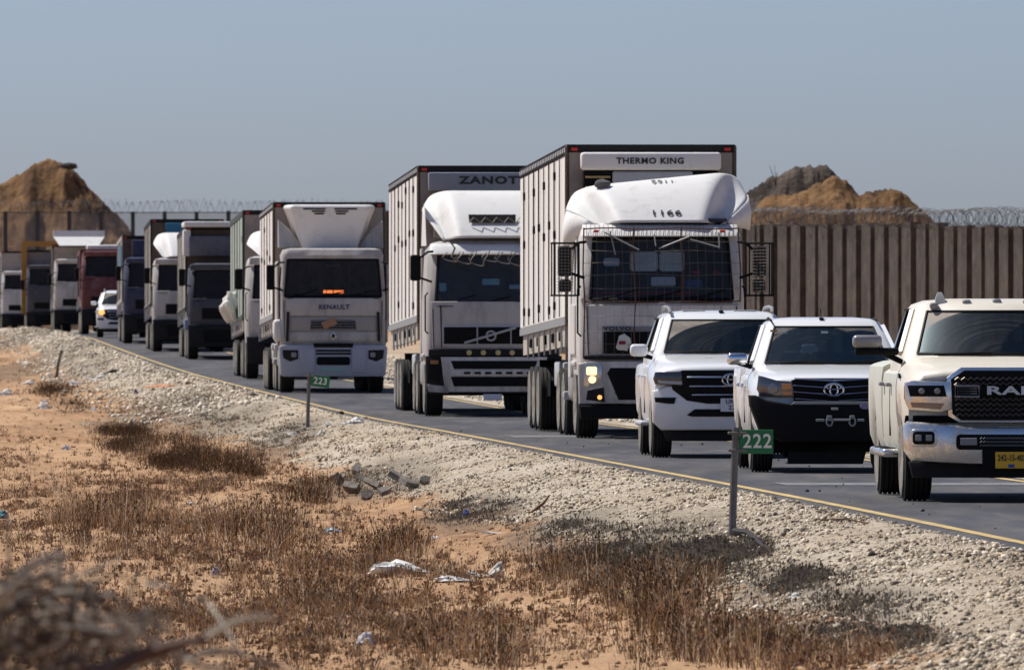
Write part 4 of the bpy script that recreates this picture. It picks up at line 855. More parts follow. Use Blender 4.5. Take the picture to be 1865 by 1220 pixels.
    w1 = MB().plate([(-.97, .78), (-.86, .48), (-.60, .36), (.60, .36), (.86, .48), (.97, .78), (.98, .90), (.90, .90), (.78, .845), (.50, .80), (-.50, .80), (-.78, .845), (-.90, .90), (-.98, .90)], .02, .26, B, 16, .03).build("winch_bumper", blk, root, True)
    MB().plate([(-.50, .795), (.50, .795), (.46, .83), (-.46, .83)], -.20, .03, B, 6, .006).build("bumper_lip", m_grey, w1, True)
    MB().tube([(-.10, -.33, .62), (.18, -.33, .62)], .016, 6).build("winch_drum", m_grey, w1, True)
    for x in (-.065, .20):
        pts = [(x + .035 * math.cos(a), -.33, .60 + .05 * math.sin(a)) for a in [2 * math.pi * i / 14 for i in range(15)]]
        MB().tube(pts, .012, 6, cap=False).rbox(x - .03, x + .03, -.34, -.30, .63, .67, .008).build("tow_shackle", m_grey, w1, True)
    MB().rbox(-.04, .04, -.28, -.24, .73, .76, .004, 1).build("winch_mount", m_grey, w1); MB().rbox(-.22, -.12, -.30, -.29, .60, .63, .004, 1).rbox(.26, .34, -.30, -.29, .60, .63, .004, 1).build("bumper_slot", m_grey, w1)
    ov = [(.36 + .07 * math.cos(a), .775 + .036 * math.sin(a)) for a in [2 * math.pi * i / 20 for i in range(20)]]
    MB().plate(ov, -.235, .015, B, 1, .003).build("oval_emblem", mat("emblem_blue_grey", (.16, .16, .30), .4, dirt=(.5, .3, .4), amt=.5, scale=60), w1)
    MB().box(.49, .56, -.245, -.23, .78, .84).build("blue_tag", mat("tag_blue", (.02, .05, .5), .4), w1)
    MB().plate([(-.52, .10), (-.50, .33), (.42, .33), (.36, .10)], .35, .05, None).build("skid_plate", m_dark, root)
    MB().box(-.75, .75, .30, .36, .24, .5).build("lower_valance", m_void, root)
    for sx in (-1, 1):
        wheel(root, sx * .80, .92, .385, .25, side=sx); wheel(root, sx * .80, 4.0, .385, .25, side=sx)
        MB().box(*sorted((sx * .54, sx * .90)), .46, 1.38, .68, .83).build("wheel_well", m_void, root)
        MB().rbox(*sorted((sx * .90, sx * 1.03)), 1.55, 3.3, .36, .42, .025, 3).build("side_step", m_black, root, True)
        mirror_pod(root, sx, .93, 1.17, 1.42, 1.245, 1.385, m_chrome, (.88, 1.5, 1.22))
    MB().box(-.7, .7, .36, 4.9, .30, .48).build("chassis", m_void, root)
    MB().rbox(-.25, .20, .8, 1.1, .20, .36, .05).build("front_differential", m_black, root)
    door_lines(root, .928, (2.38,), .56, .98, ((2.05, 1.0), (3.05, 1.0)), m_chrome)
    wiper(root, -.55, 1.265, -.05, 1.30, 1.17, 1.17); wiper(root, .10, 1.265, .60, 1.30, 1.17, 1.2)
    return root

# ------------------------------------------------------------------ white off-roader with roof rails
def suv(Y, xpx, label, plate_no=None, far=False):
    X = (xpx - CX) / F * Y
    root = empty("off_road_car", (X, Y, float(road_z(Y))), .036, label, "car")
    Wd = 1.0; bow = .20; B = lambda x, z: bow * abs(x / Wd) ** 2.5
    arch = lambda y, c, base: max(base, .38 + math.sqrt(max(0, .46 ** 2 - (y - c) ** 2))) if abs(y - c) < .48 else base
    st = []
    for y in (0, .03, .1, .25, .45, .56, .7, .92, 1.15, 1.28, 1.38, 1.42):
        w = .96 + .04 * min(1, y / .5); zt = np.interp(y, [0, .03, .1, .25, .6, 1.42], [1.12, 1.17, 1.20, 1.225, 1.27, 1.34]); zs = np.interp(y, [0, .1, 1.4], [1.0, 1.07, 1.15]); st.append((y, w, arch(y, .92, .50), zs, zt))
    car_hull(root, st, bow, Wd, m_white, "hood_and_fenders")
    car_hull(root, [(y, .99, .42, 1.15, 1.24) for y in (1.43, 2.5, 3.35)], 0, Wd, m_white, "door_body", 2)
    car_hull(root, [(y, .99 + (.02 if 3.4 < y < 4.3 else 0), arch(y, 3.8, .48), 1.16, 1.25) for y in (3.36, 3.4, 3.5, 3.6, 3.8, 4.05, 4.2, 4.3, 4.8)], 0, Wd, m_white, "rear_body", 2)
    g = glass_mat("arc_wiped_windshield_glass", (.40, .60, .63), .45, .75, [(.30, 1.36, .0, 1.08, 2.6), (.75, 1.36, .0, .9, 2.4)], .03, .08, (.6, .9, 1))
    sg = glass_mat("side_window_glass_suv", (.08, .08, .08), .9, .22)
    rings = cabin(root, [(1.165, .93, 1.18, 4.65, .18, .15), (1.355, .915, 1.28, 4.65, .18, .14), (1.77, .765, 1.92, 4.5, .13, .12), (1.835, .715, 2.02, 4.45, .11, .10), (1.875, .62, 2.18, 4.35, .08, .10), (1.895, .40, 2.45, 4.1, .03, .08)], m_white, g, sg, 1)
    seats(root, (-.4, .4), 2.4, 1.0, 1.68); interior(root, .8, 1.68, 3.5, 1.32, 1.7); steering(root, .4, 1.95, 1.34)
    for sx in (-1, 1):
        MB().tube([(sx * .665, 2.12, 1.865), (sx * .675, 2.25, 1.925), (sx * .68, 3.1, 1.945), (sx * .67, 3.9, 1.925), (sx * .66, 4.05, 1.87)], .022, 6).build("roof_rail", m_grey, root, True)
    MB().tube([(0, 2.15, 1.89), (0, 2.19, 1.95)], .006, 5).rbox(-.03, .03, 2.1, 2.2, 1.865, 1.895, .01).build("roof_antenna", m_black, root)
    P = lambda poly, y0, d, m, n, parent=root, bev=.01, sl=10: MB().plate(poly, y0, d, B, sl, bev).build(n, m, parent, True)
    P([(-1.0, .86), (-.99, .46), (-.88, .36), (.88, .36), (.99, .46), (1.0, .86), (.8, .93), (-.8, .93)], .02, .09, m_white, "bumper", sl=16, bev=.04)
    P([(-.62, 1.13), (-.78, 1.02), (-.74, .88), (-.56, .74), (-.3, .70), (.3, .70), (.56, .74), (.74, .88), (.78, 1.02), (.62, 1.13)], -.03, .055, m_black, "grille_opening")
    for z, hw in ((1.045, .56), (.93, .53), (.82, .50)):
        mb = MB()
        for sx in (-1, 1):
            f_ = (lambda q: q) if sx > 0 else mir
            mb.plate(f_([(.11 if z > 1 else 0, z - .012), (hw, z - .012), (hw, z + .016), (.11 if z > 1 else 0, z + .016)]), -.085, .022, lambda x, q, zz=z: B(x, q) + (q - zz) * 1.1, 6, .006)
        mb.build("grille_slat", m_chrome, root, True)
    oval_badge(root, 0, -.115, 1.01, 1.1)
    for sx in (-1, 1):
        f_ = (lambda q: q) if sx > 0 else mir
        h = MB().plate(f_([(.60, .925), (.96, .945), (.985, 1.02), (.96, 1.105), (.62, 1.115)]), -.01, .075, B, 8, .012).build("headlight", mat("smoked_headlamp", (.05, .05, .055), .1, coat=1), root, True)
        MB().plate(f_([(.62, .945), (.92, .965), (.93, 1.0), (.62, .985)]), -.088, .008, B, 4, .003).build("lamp_strip", m_lgrey, h, True)
        MB().plate(f_([(.80, .70), (.96, .72), (.97, .78), (.70, .78), (.72, .70)]), -.075, .012, B, 4, .004).build("fog_light", m_black, root, True)
    P([(-.56, .555), (-.46, .63), (.46, .63), (.56, .555), (.5, .535), (-.5, .535)], -.075, .012, m_black, "bumper_intake", bev=.004)
    P([(-.80, .22), (.80, .22), (.86, .36), (-.86, .36)], .16, .04, m_dark, "lower_valance")
    if not far:
        pl = MB().rbox(-.13, .25, -.115, -.10, .60, .77, .004, 1).build("number_plate", m_wplate, root)
        text("UNI 1", .085, m_navytext, pl, (.04, -.117, .725), name="plate_lettering", sx=.9, bold=.002); text("2206", .085, m_navytext, pl, (.06, -.117, .650), name="plate_lettering", sx=.95, bold=.002)
        MB().rbox(-.30, -.18, .75, .80, 1.265, 1.285, .006, 1).rbox(.15, .27, .75, .80, 1.265, 1.285, .006, 1).build("washer_jet", m_grey, root)
        for (x, w) in ((-.35, .15), (.32, .15)): MB().rbox(x - w, x + w, 2.30, 2.42, 1.885, 1.902, .004, 1).build("roof_patch", m_lgrey, root)
    if far:
        for sx in (-1, 1):
            c = [(sx * .80 + .13 * math.cos(a), 1.02 + .11 * math.sin(a)) for a in [2 * math.pi * i / 16 for i in range(16)]]
            if sx < 0: MB().plate(c, -.11, .012, B, 1, .004).build("lit_lamp", m_lamp2, root, True)
    for sx in (-1, 1):
        wheel(root, sx * .85, .92, .39, .26, side=sx); wheel(root, sx * .85, 3.8, .39, .26, side=sx)
        MB().box(*sorted((sx * .56, sx * .95)), .46, 1.38, .68, .84).build("wheel_well", m_void, root)
        MB().rbox(*sorted((sx * .97, sx * 1.08)), 1.6, 3.2, .40, .46, .025, 3).build("side_step", m_lgrey, root, True)
        mirror_pod(root, sx, .99, 1.22, 1.45, 1.30, 1.46, m_white, (.93, 1.5, 1.28))
    MB().box(-.75, .75, .22, 4.6, .30, .48).build("chassis", m_void, root)
    door_lines(root, .993, (2.42,), .56, 1.02, ((2.1, 1.04), (3.05, 1.04)), m_white)
    wiper(root, -.60, 1.35, -.05, 1.365, 1.24, 1.24); wiper(root, .05, 1.35, .62, 1.365, 1.24, 1.26)
    return root

# ------------------------------------------------------------------ trucks
def trailer(root, y0, L, zb, zt, w=2.55, side=None, npan=9, pitch=.016, hinges=True, rail=None, front=None, apron=True, far=False, first_wheels=True):
    """box trailer: front wall at y0; the box sits slightly nose-up, as loaded trailers do"""
    side = side or (m_sidef if far else m_side); rail = rail or mat('black_rail', (.008, .008, .008), .7, spec=.1); front = front or m_front; h = w / 2
    xf = lambda p: (p[0], p[1], p[2] - pitch * (p[1] - y0))
    bodyo = MB().box(-h + .03, h - .03, y0 + .03, y0 + L, zb, zt - .02).build("trailer_box", m_lgrey, root, xf=xf)
    MB().box(-h + .035, h - .035, y0, y0 + .028, zb, zt - .02).build("front_wall", front, root, xf=xf)
    pw = L / npan
    for i in range(npan):
        for sx in (-1,) if far else (-1, 1):
            a, b = sorted((sx * (h - .028), sx * (h + .004 + .006 * random.random()))); MB().rbox(a, b, y0 + .06 + i * pw + .03, y0 + .06 + (i + 1) * pw - .02, zb + .10, zt - .14, .012, 1).build("side_panel", side, root, xf=xf)
    for sx in (-1, 1):
        a, b = sorted((sx * (h - .03), sx * (h + .03))); MB().rbox(a, b, y0 - .02, y0 + .08, zb - .05, zt + .0, .02, 1).build("corner_post", m_brown if not far else rail, root, xf=xf)
        a, b = sorted((sx * (h - .03), sx * (h + .022))); MB().box(a, b, y0 + .085, y0 + L + .02, zt - .135, zt + .01).build("top_rail", rail, root, xf=xf)
        MB().box(a, b, y0 + .085, y0 + L + .02, zb - .02, zb + .095).build("bottom_rail", m_grey if not far else rail, root, xf=xf)
    if not far:
        mb = MB()
        for i in range(28): mb.box(-h - .026, -h - .023, y0 + .2 + i * L / 28, y0 + .42 + i * L / 28, zt - .10, zt - .03)
        mb.build("rail_slots", m_lgrey, root, xf=xf)["kind"] = "stuff"
    if hinges:
        for i in range(npan):
            y = y0 + .06 + (i + 1) * pw - .01 
            if y > y0 + L - .2: continue
            r = MB().tube([(-h - .03, y, zb + .12), (-h - .03, y, zt - .16)], .012, 5).build("locking_rod", m_dark if i % 3 else m_grey, root, xf=xf)
            if not far:
                mb = MB()
                for z in [zz + .25 * (random.random() - .5) for zz in (zb + .35, (zb + zt) / 2 + .15, zt - .45) if random.random() < .42]: mb.rbox(-h - .045, -h - .01, y - .05, y + .05, z - .07, z + .07, .012, 1)
                if not mb.v: continue
                mb.build("latch", m_black, r, xf=xf)
    MB().box(-h, h, y0 - .02, y0 + .06, zt - .11, zt + .012).build("front_top_rail", m_dark, root, xf=xf)
    if apron:
        MB().box(-h + .02, -h + .08, y0 + .9, y0 + L - .3, zb - .34, zb - .025).build("side_apron", mat("beige_apron", (.50, .45, .37), .7, dirt=(.16, .13, .1), amt=.4, scale=3), root, xf=xf)
        mb = MB()
        for i in range(7): y = y0 + 1.2 + i * 1.6; mb.tube([(-h - .02, y, zb - .02), (-h - .01, y, zb - .42)], .018, 5)
        mb.build("strap", m_lgrey, root, xf=xf)
        for i in range(5): y = y0 + 1.7 + i * 2.1; MB().rbox(-h - .02, -h + .03, y, y + .3, zb - .25, zb - .10, .02, 2).build("apron_buckle", m_black, root, xf=xf)
    MB().box(-.55, .55, y0 + .3, y0 + L, .78, zb - .02).build("trailer_chassis", m_brown, root)
    MB().box(-h + .15, h - .15, y0 + L * .55, y0 + L, .55, .80).build("axle_group", m_void, root)
    for y in (L - 4.6, L - 3.3, L - 2.0): 
        for sx in ((-1, 1) if not far or y == L - 2.0 else (-1,)): wheel(root, sx * (h - .20), y0 + y, .50, .34, side=sx, name="trailer_wheel")
    MB().box(-h + .3, h - .3, y0 + L - .1, y0 + L - .02, .36, 1.1).build("rear_underrun_panel", m_black, root)
    if not far:
        MB().rbox(-h + .12, -h + .55, y0 + 4.4, y0 + 5.6, .72, 1.12, .04).build("tool_box", m_lgrey, root, True)
        MB().tube([(-h + .3, y0 + 3.2, 1.2), (-h + .3, y0 + 3.2, .35)], .06, 6).rbox(-h + .15, -h + .45, y0 + 3.05, y0 + 3.35, .28, .36, .02, 1).build("landing_leg", m_brown, root)
    for sx in (-1, 1): MB().rbox(*sorted((sx * (h - .16), sx * (h - .06))), y0 - .035, y0 - .021, zt - .085, zt - .035, .008, 1).build("marker_light", m_redlens, root, xf=xf)
    return xf

def truck_cab(root, paint, levels, lower, bow=.16, glass=None, far=False, W=1.24, seatsm=None, drive=(5.0, 6.35), tractor=True, steer_y=1.45):
    """levels: body from z of the bumper top to the roof; window band between index 2 and 3"""
    rings = [outline(w, yf, yb, bw, r, z, 2.0, .06) for (z, w, yf, yb, bw, r) in levels]
    skip = lambda i, k: i == 2 and (k in FRONT or k == 11)
    MB().loft(rings, True, True, skip).build("cab_shell", paint, root, True, angle=40, fix=True)
    g = glass or glass_mat("truck_windshield_glass", (.18, .22, .24), .35, .10, (), .04)
    glass_strip(rings, 2, 0, 8, g, "windshield", root)
    glass_strip(rings, 2, 11, 12, g, "side_window", root)
    lo, hi = rings[2], rings[3]; s = MB(); s.tube([Vector(p) + Vector((0, -.004, .0)) for p in lo[:9]], .03, 5).tube([Vector(p) + Vector((0, -.004, 0)) for p in hi[:9]], .022, 5).tube([lo[0], hi[0]], .028, 5).tube([lo[8], hi[8]], .028, 5)
    s.build("windshield_seal", m_black, root, True)
    zb, zt = levels[2][0], levels[3][0]
    MB().rbox(-W + .12, W - .12, levels[2][2] + .32, levels[2][2] + .7, zb - .3, zb - .03, .05).build("dashboard", m_seat, root, True)
    MB().box(-W + .05, W - .05, 2.05, 2.09, 1.4, zt + .02).build("cab_back_panel", m_seat, root)
    yb_ = lambda x: levels[2][2] + levels[2][4] * (abs(x) / (levels[2][1] - levels[2][5])) ** 2
    for (xa, xb, dz) in ((-.95, -.35, .16), (-.30, .30, .13), (.35, .95, .15)):
        MB().tube([(xa, yb_(xa) - .05, zb + .02), (xa + .25, yb_(xa) - .03, zb + .05), (xb, yb_(xb) + .02, zb + dz)], .012, 4).build("wiper", m_black, root)
    for sx in (-1, 1):
        MB().tube([(sx * (W - .03), levels[1][2] + .16, zb - .55), (sx * (W + .015), levels[1][2] + .2, zb - .5), (sx * (W + .015), levels[1][2] + .22, zb + .15), (sx * (W - .03), levels[1][2] + .24, zb + .2)], .016, 5).build("grab_handle", m_black, root)
        if not far: MB().plate([(sx * 1.10, 1.26), (sx * 1.112, 1.26), (sx * 1.13, zb - .1), (sx * 1.118, zb - .1)][::(1 if sx > 0 else -1)], levels[1][2] + .01, .03, lambda x, z: .12 * abs(x / 1.1) ** 2).build("panel_seam", m_black, root)
    MB().box(-1.05, 1.05, levels[2][2] - .0, levels[2][2] + .03, zb - .055, zb - .04).build("panel_seam", m_black, root)
    if not far:
        for sx in (-.55, .55): seats(root, (sx,), 1.25, zb - .8, zb + .42, .26)
        steering(root, .55, .85, zb + .05, .22)
    lower(root)
    r = .51
    for sx in (-1, 1):
        wheel(root, sx * (W - .18), steer_y, r, .33, side=sx)
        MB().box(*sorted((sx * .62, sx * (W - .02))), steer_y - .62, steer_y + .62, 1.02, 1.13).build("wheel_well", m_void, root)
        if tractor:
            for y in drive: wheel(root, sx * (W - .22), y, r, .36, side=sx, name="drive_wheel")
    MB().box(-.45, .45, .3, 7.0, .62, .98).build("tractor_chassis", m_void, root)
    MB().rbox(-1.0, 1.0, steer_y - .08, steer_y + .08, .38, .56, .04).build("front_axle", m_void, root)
    MB().rbox(-W + .04, -.62, 2.65, 3.9, .52, 1.05, .12, 3).rbox(.62, W - .04, 2.65, 3.9, .52, 1.05, .12, 3).build("fuel_tank", m_rim if not far else m_dark, root, True)
    return rings
def big_mirror(root, sx, x0, x1, y, z0, z1, shell, glassless=False):
    a, b = sorted((sx * x0, sx * x1)); o = MB().rbox(a, b, y, y + .14, z0, z1, .045, 3).build("wing_mirror", shell, root, True)
    MB().rbox(a + .02, b - .02, y + .135, y + .148, z0 + .03, z1 - .03, .005, 1).build("mirror_glass", m_chrome, o)
    MB().tube([(sx * x0, y + .06, z1 - .05), (sx * (x0 - .12), y + .02, z1 + .05), (sx * (x0 - .22), y + .1, z1 + .06)], .022, 5).tube([(sx * x0, y + .06, z0 + .05), (sx * (x0 - .2), y + .08, z0 - .02)], .022, 5).build("mirror_arm", m_black, o, True)
def skirt(root, x, y0, y1, z0, z1, m): MB().rbox(-x, -x + .05, y0, y1, z0, z1, .02, 2).rbox(x - .05, x, y0, y1, z0, z1, .02, 2).build("cab_side_fairing", m, root, True)
def scoop(root, z0, z1, zs, wbot, wtop, y0, y1, m, name="roof_deflector", side_w=1.28, tiltx=0, hollow=.55):
    """curved roof deflector: lower front edge (z0, half width wbot, y0) rising back to its crest (z1, wtop, y1)"""
    rows = []; n = 10
    for i in range(n + 1):
        t = i / n; z = z0 + (z1 - z0) * (1 - (1 - t) ** 1.55 if True else t); y = y0 + (y1 - y0) * t; w = wbot + (wtop - wbot) * t; row = []
        for k in range(21):
            u = -1 + k / 10; f = abs(u)
            x = np.sign(u) * (w * min(1, f / .78) if f <= .78 else w + (side_w - w) * (.2 + .8 * min(1, t * 1.6)) * (f - .78) / .22)
            q = max(0, (f - .68) / .32); dy = hollow * (1 - .35 * t) * math.sin(.8 * math.pi * q)
            dz = -(.06 + .30 * t) * max(0, (f - .85) / .15) ** 1.5 - .05 * math.sin(math.pi * q)
            row.append((float(x), y + dy, z + dz + tiltx * float(x) * t))
        rows.append(row)
    mb = MB(); mb.loft(rows, False, False, closed=False); d = mb.build(name, m, root, True, angle=60)
    sb = d.modifiers.new("smooth", 'SUBSURF'); sb.levels = 2; sb.render_levels = 2
    so = d.modifiers.new("thick", 'SOLIDIFY'); so.thickness = .03; so.offset = 0
    return d, rows

FHL = lambda p: [(.95, 1.22, .10, 2.35, .12, .16), (1.3, 1.245, .07, 2.35, .13, .18), (2.08, 1.245, .10, 2.35, .15, .18), (3.0, 1.20, .34, 2.35, .16, .20), (3.12, 1.17, .44, 2.35, .16, .2), (3.20, 1.10, .62, 2.3, .12, .2), (3.235, .95, .85, 2.2, .08, .2)]
def hexgrille(root, x0, x1, z0, z1, y, step, m, name="grille_mesh", B=None):
    mb = MB(); z = z0
    while z < z1:
        mb.tube([(x, y + (B(x, 0) if B else 0), z) for x in np.linspace(x0, x1, 9)], .006, 4); z += step
    return mb.build(name, m, root)

def truck_caged():
    Y = 164.0; X = (1207 - CX) / F * Y
    root = empty("refrigerated_truck", (X, Y, float(road_z(Y))), YAW, "white lorry with wire caged windshield and mirrors, roof deflector numbered 1166", "truck")
    B = lambda x, z: .14 * abs(x / 1.1) ** 2.2
    P = lambda poly, y0, d, m, n, parent=root, bev=.012, sl=10: MB().plate(poly, y0, d, B, sl, bev).build(n, m, parent, True)
    def lower(root):
        P([(-1.24, .52), (1.24, .52), (1.26, 1.12), (1.10, 1.16), (-1.10, 1.16), (-1.26, 1.12)], .06, .10, m_trk, "bumper", sl=16, bev=.03)
        P([(-1.22, .30), (1.22, .30), (1.25, .50), (-1.25, .50)], .05, .16, m_black, "lower_bumper", sl=12, bev=.03)
        P([(-.83, .98), (-.78, 1.06), (.78, 1.06), (.83, .98), (.66, .58), (-.66, .58)], -.035, .012, m_black, "lower_grille", bev=.004)
        hexgrille(root, -.72, .72, .68, 1.02, -.055, .07, m_dark, B=B)
        for sx in (-1, 1):
            f_ = (lambda q: q) if sx > 0 else mir
            h = MB().plate(f_([(.91, 1.12), (1.15, 1.12), (1.18, .80), (1.10, .76), (.90, .84)]), -.035, .014, B, 4, .008).build("headlight", m_lampg, root, True)
            if sx < 0:
                MB().plate(f_(rpoly(.985, 1.135, .955, 1.075, .02)), -.05, .012, B, 1, .004).build("lit_lamp", m_lamp, h)
                MB().plate(f_([(1.05 + .055 * math.cos(a), .885 + .055 * math.sin(a)) for a in [2 * math.pi * i / 14 for i in range(14)]]), -.05, .012, B, 1, .004).build("lit_lamp", m_lamp, h)
            c = MB().plate(f_([(.88, .77), (1.12, .72), (1.14, .58), (.86, .55)]), -.035, .012, B, 3, .008).build("corner_lamp", m_dark, root, True)
            MB().plate(f_([(.94 + .035 * math.cos(a), .62 + .035 * math.sin(a)) for a in [2 * math.pi * i / 12 for i in range(12)]]), -.048, .01, B, 1, .004).build("lamp_lens", m_lamp2 if sx < 0 else m_amber, c)
        P([(-1.16, 1.18), (1.16, 1.18), (1.18, 1.24), (-1.18, 1.24)], .04, .05, m_dark, "shadow_gap", bev=0)
        P([(-1.12, 1.25), (1.12, 1.25), (1.16, 2.00), (-1.16, 2.00)], .09, .05, m_trk, "front_panel", bev=.02)
        P([(-.90, 1.22), (-.90, 1.68), (.0, 1.68), (.90, 1.68), (.90, 1.22)], .035, .010, m_grey, "grille_frame", bev=.004)
        P([(-.88, 1.27), (-.88, 1.60), (.86, 1.60), (.86, 1.27)], .02, .010, m_black, "upper_grille", bev=.003)
        rag = MB(); bm = bmesh.new(); bmesh.ops.create_icosphere(bm, subdivisions=2, radius=.13)
        for v in bm.verts: v.co = Vector((v.co.x * .8 - .62 + .05 * random.random(), -.03 + v.co.y * .2, 1.42 + v.co.z * 1.05 + .04 * random.random()))
        rag.bm(bm).build("rag", m_bag, root); MB().rbox(-.66, -.56, -.08, -.065, 1.41, 1.46, .01, 1).build("red_scrap", m_redcloth, root)
        text("VOLVO", .085, m_text, root, (-.68, -.0, 1.645), name="badge_lettering", sx=1.35, bold=.004)
    rings = truck_cab(root, m_trk, FHL(0), lower, glass=glass_mat("caged_windshield_glass", (.72, .78, .82), .5, .05, (), .04))
    # things behind the screen
    MB().rbox(-.46, -.04, .48, .50, 2.50, 2.80, .05, 2).build("sun_blind", mat("blind_grey", (.78, .82, .80), .8), root); MB().rbox(-.02, .36, .48, .50, 2.50, 2.80, .05, 2).build("sun_blind", MATS['blind_grey'], root)
    MB().rbox(-.15, .22, .42, .46, 2.28, 2.42, .02, 1).build("windshield_document", m_paper, root); MB().rbox(-1.0, .55, .40, .6, 2.14, 2.20, .02, 1).build("red_dash_cloth", m_redcloth, root)
    MB().rbox(.35, .62, .40, .46, 2.25, 2.38, .03, 1).build("blue_bag", mat("blue_cloth", (.06, .12, .3), .8), root); MB().rbox(-.86, -.62, .40, .44, 2.58, 2.70, .03, 2).build("hanging_glove", m_paper, root)
    for x in (.52, .85): MB().rbox(x - .07, x + .07, .46, .5, 2.44, 2.52, .02, 1).build("red_trinket", m_redcloth, root)
    # visor: ribbed tube, wipers, wires
    v = MB()
    MB().plate([(-1.19, 3.02), (1.19, 3.02), (1.16, 3.20), (-1.16, 3.20)], .34, .16, lambda x, z: B(x, z) + (z - 3.02) * 1.5, 16, .04).build("sun_visor", m_defl, root, True)
    for x in np.arange(-1.12, 1.13, .065): v.tube([(x, .17 + B(x, 0), 3.03), (x, .25 + B(x, 0), 3.12), (x, .34 + B(x, 0), 3.2)], .005, 3)
    v.build("visor_wire", m_wire, root)
    for x in (-.97, .92): MB().rbox(x - .05, x + .03, .13 + B(x, 0), .17 + B(x, 0), 3.08, 3.12, .01, 1).build("marker_lamp", m_redlens, root)
    for (xa, za, xb, zb) in ((-.85, 3.08, -.35, 2.82), (-.05, 2.84, .40, 3.02), (.42, 2.98, .85, 2.86), (.85, 3.08, .86, 2.84), (-.12, 3.05, -.10, 2.88), (-.78, 3.1, -.70, 2.75)): MB().tube([(xa, .12 + B(xa, 0), za), (xb, .06 + B(xb, 0), zb)], .012, 4).build("wiper_arm", m_grey, root)
    # cage over the front
    cage = MB(); by = lambda x, z: (.0 if z < 2.08 else (z - 2.08) * .26) - .06 + B(x, 0)
    for x in (-1.17, -.42, .30, 1.17): cage.tube([(x + .012 * math.sin(z * 5 + x * 7), by(x, z), z) for z in ((1.20, 1.6, 2.05, 2.5, 3.0, 3.15) if x < .2 else (2.05, 2.5, 3.0, 3.15))], .012, 5)
    for z in (2.05, 3.14): cage.tube([(x, by(x, z), z + .01 * math.sin(x * 6)) for x in np.linspace(-1.17, 1.17, 11)], .011, 5)
    cg = cage.build("front_cage", m_rust, root)
    mb = MB()
    for z in (1.42, 1.62, 1.83, 2.25, 2.45, 2.62, 2.80, 2.95): mb.tube([(x, by(x, z) - .01 + .01 * math.sin(x * 9 + z * 7), z + .012 * math.sin(x * 4 + z * 9)) for x in np.linspace(-1.17, 1.17, 15)], .0036, 3)
    for x in np.arange(-1.1, 1.15, .125): mb.tube([(x + .01 * math.sin(z * 8), by(x, z) - .012, z) for z in (1.22, 1.6, 2.05, 2.5, 3.1)], .0024, 3)
    mb.build("wire_mesh", m_wire, cg)
    for sx in (-1, 1):
        big_mirror(root, sx, 1.36, 1.56, .10, 2.42, 2.88, m_dark); 
        o = MB().rbox(*sorted((sx * 1.36, sx * 1.55)), .10, .24, 2.19, 2.38, .04, 3).build("lower_mirror", m_dark, root, True)
        mc = MB(); xa, xb = sorted((sx * 1.25, sx * 1.66))
        for z in (2.14, 2.92): mc.tube([(xa, .02, z), (xb, .02, z), (xb, .34, z), (xa, .34, z)], .014, 4)
        for x in (xa, xb, xa + .05, xb - .06): mc.tube([(x, .02, 2.14), (x, .02, 2.92)], .011, 4)
        for x in (xb,): mc.tube([(x, .34, 2.14), (x, .34, 2.92)], .012, 4)
        k = mc.build("mirror_cage", m_black, root); mw = MB()
        for z in np.arange(2.2, 2.9, .047): mw.tube([(sx * 1.34, .01, z), (sx * 1.58, .01, z + .004)], .0055, 3)
        for x in np.arange(1.36, 1.58, .05): mw.tube([(sx * x, .008, 2.16), (sx * x, .008, 2.9)], .004, 3)
        mw.build("mirror_mesh", m_wire, k)
    # damaged deflector sitting askew, higher at the right
    d, rows = scoop(root, 3.24, 3.88, 0, .80, 1.14, .38, 1.45, m_defl, tiltx=.10, side_w=1.36)
    for sx in (-1, 1):
        e = [Vector(rw[0 if sx < 0 else 20]) for rw in rows[1:]]; up = [tuple(q) for q in e]; dn = [(q.x + sx * .03, q.y + .10, q.z - (.10 + (.50 if sx < 0 else .34) * min(1, i / 5))) for i, q in enumerate(e)]
        f = MB().loft([up, [tuple((Vector(a) + Vector(b)) / 2 + Vector((sx * .03, 0, 0))) for a, b in zip(up, dn)], dn], False, False, closed=False).build("deflector_side", m_defl, d, True, angle=60); mo = f.modifiers.new("thick", 'SOLIDIFY'); mo.thickness = .03
    t = text("1166", .16, m_text, d, (0, 0, 0), (90, 0, 0), name="deflector_lettering", sx=1.35, bold=.002, ext=.004)
    def on_deflector(o, tt, sc=1.0, flip=False):
        n = 10; i = tt * n; a = rows[int(i)][10]; b = rows[int(i) + 1][10]; p = Vector(a).lerp(Vector(b), i - int(i)); s = (Vector(b) - Vector(a)).normalized()
        nrm = Vector((1, 0, 0)).cross(s).normalized()
        M_ = Matrix((( (1, 0, 0) if not flip else (-1, 0, 0)), (s.x, s.y, s.z) if not flip else (-s.x, -s.y, -s.z), nrm)).transposed().to_4x4(); M_.translation = p + nrm * .03 + Vector((.08, 0, .09 * .08 * tt))
        o.matrix_local = M_ @ Matrix.Rotation(R(-90), 4, 'X'); return o
    on_deflector(t, .12); t2 = text("1166", .15, m_grey, d, (0, 0, 0), name="deflector_lettering", sx=1.1, bold=.002); on_deflector(t2, .80, flip=True)
    # THERMO KING fridge unit and box
    xf = trailer(root, 2.75, 13.2, 1.72, 4.42, npan=9)
    fr = MB().rbox(-1.08, 1.05, 2.42, 2.75, 4.04, 4.31, .05, 3).build("fridge_unit_hood", m_defl, root, True)
    text("THERMO KING", .125, m_text, fr, (-.03, 2.413, 4.175), name="fridge_lettering", sx=1.12, bold=.006, sp=1.12)
    b = MB().rbox(-1.04, 1.02, 2.50, 2.745, 2.6, 4.03, .03, 2).build("fridge_unit_body", m_black, root, True)
    MB().rbox(-.60, .62, 2.47, 2.499, 2.7, 4.02, .02, 1).build("fridge_door", m_lgrey, b)
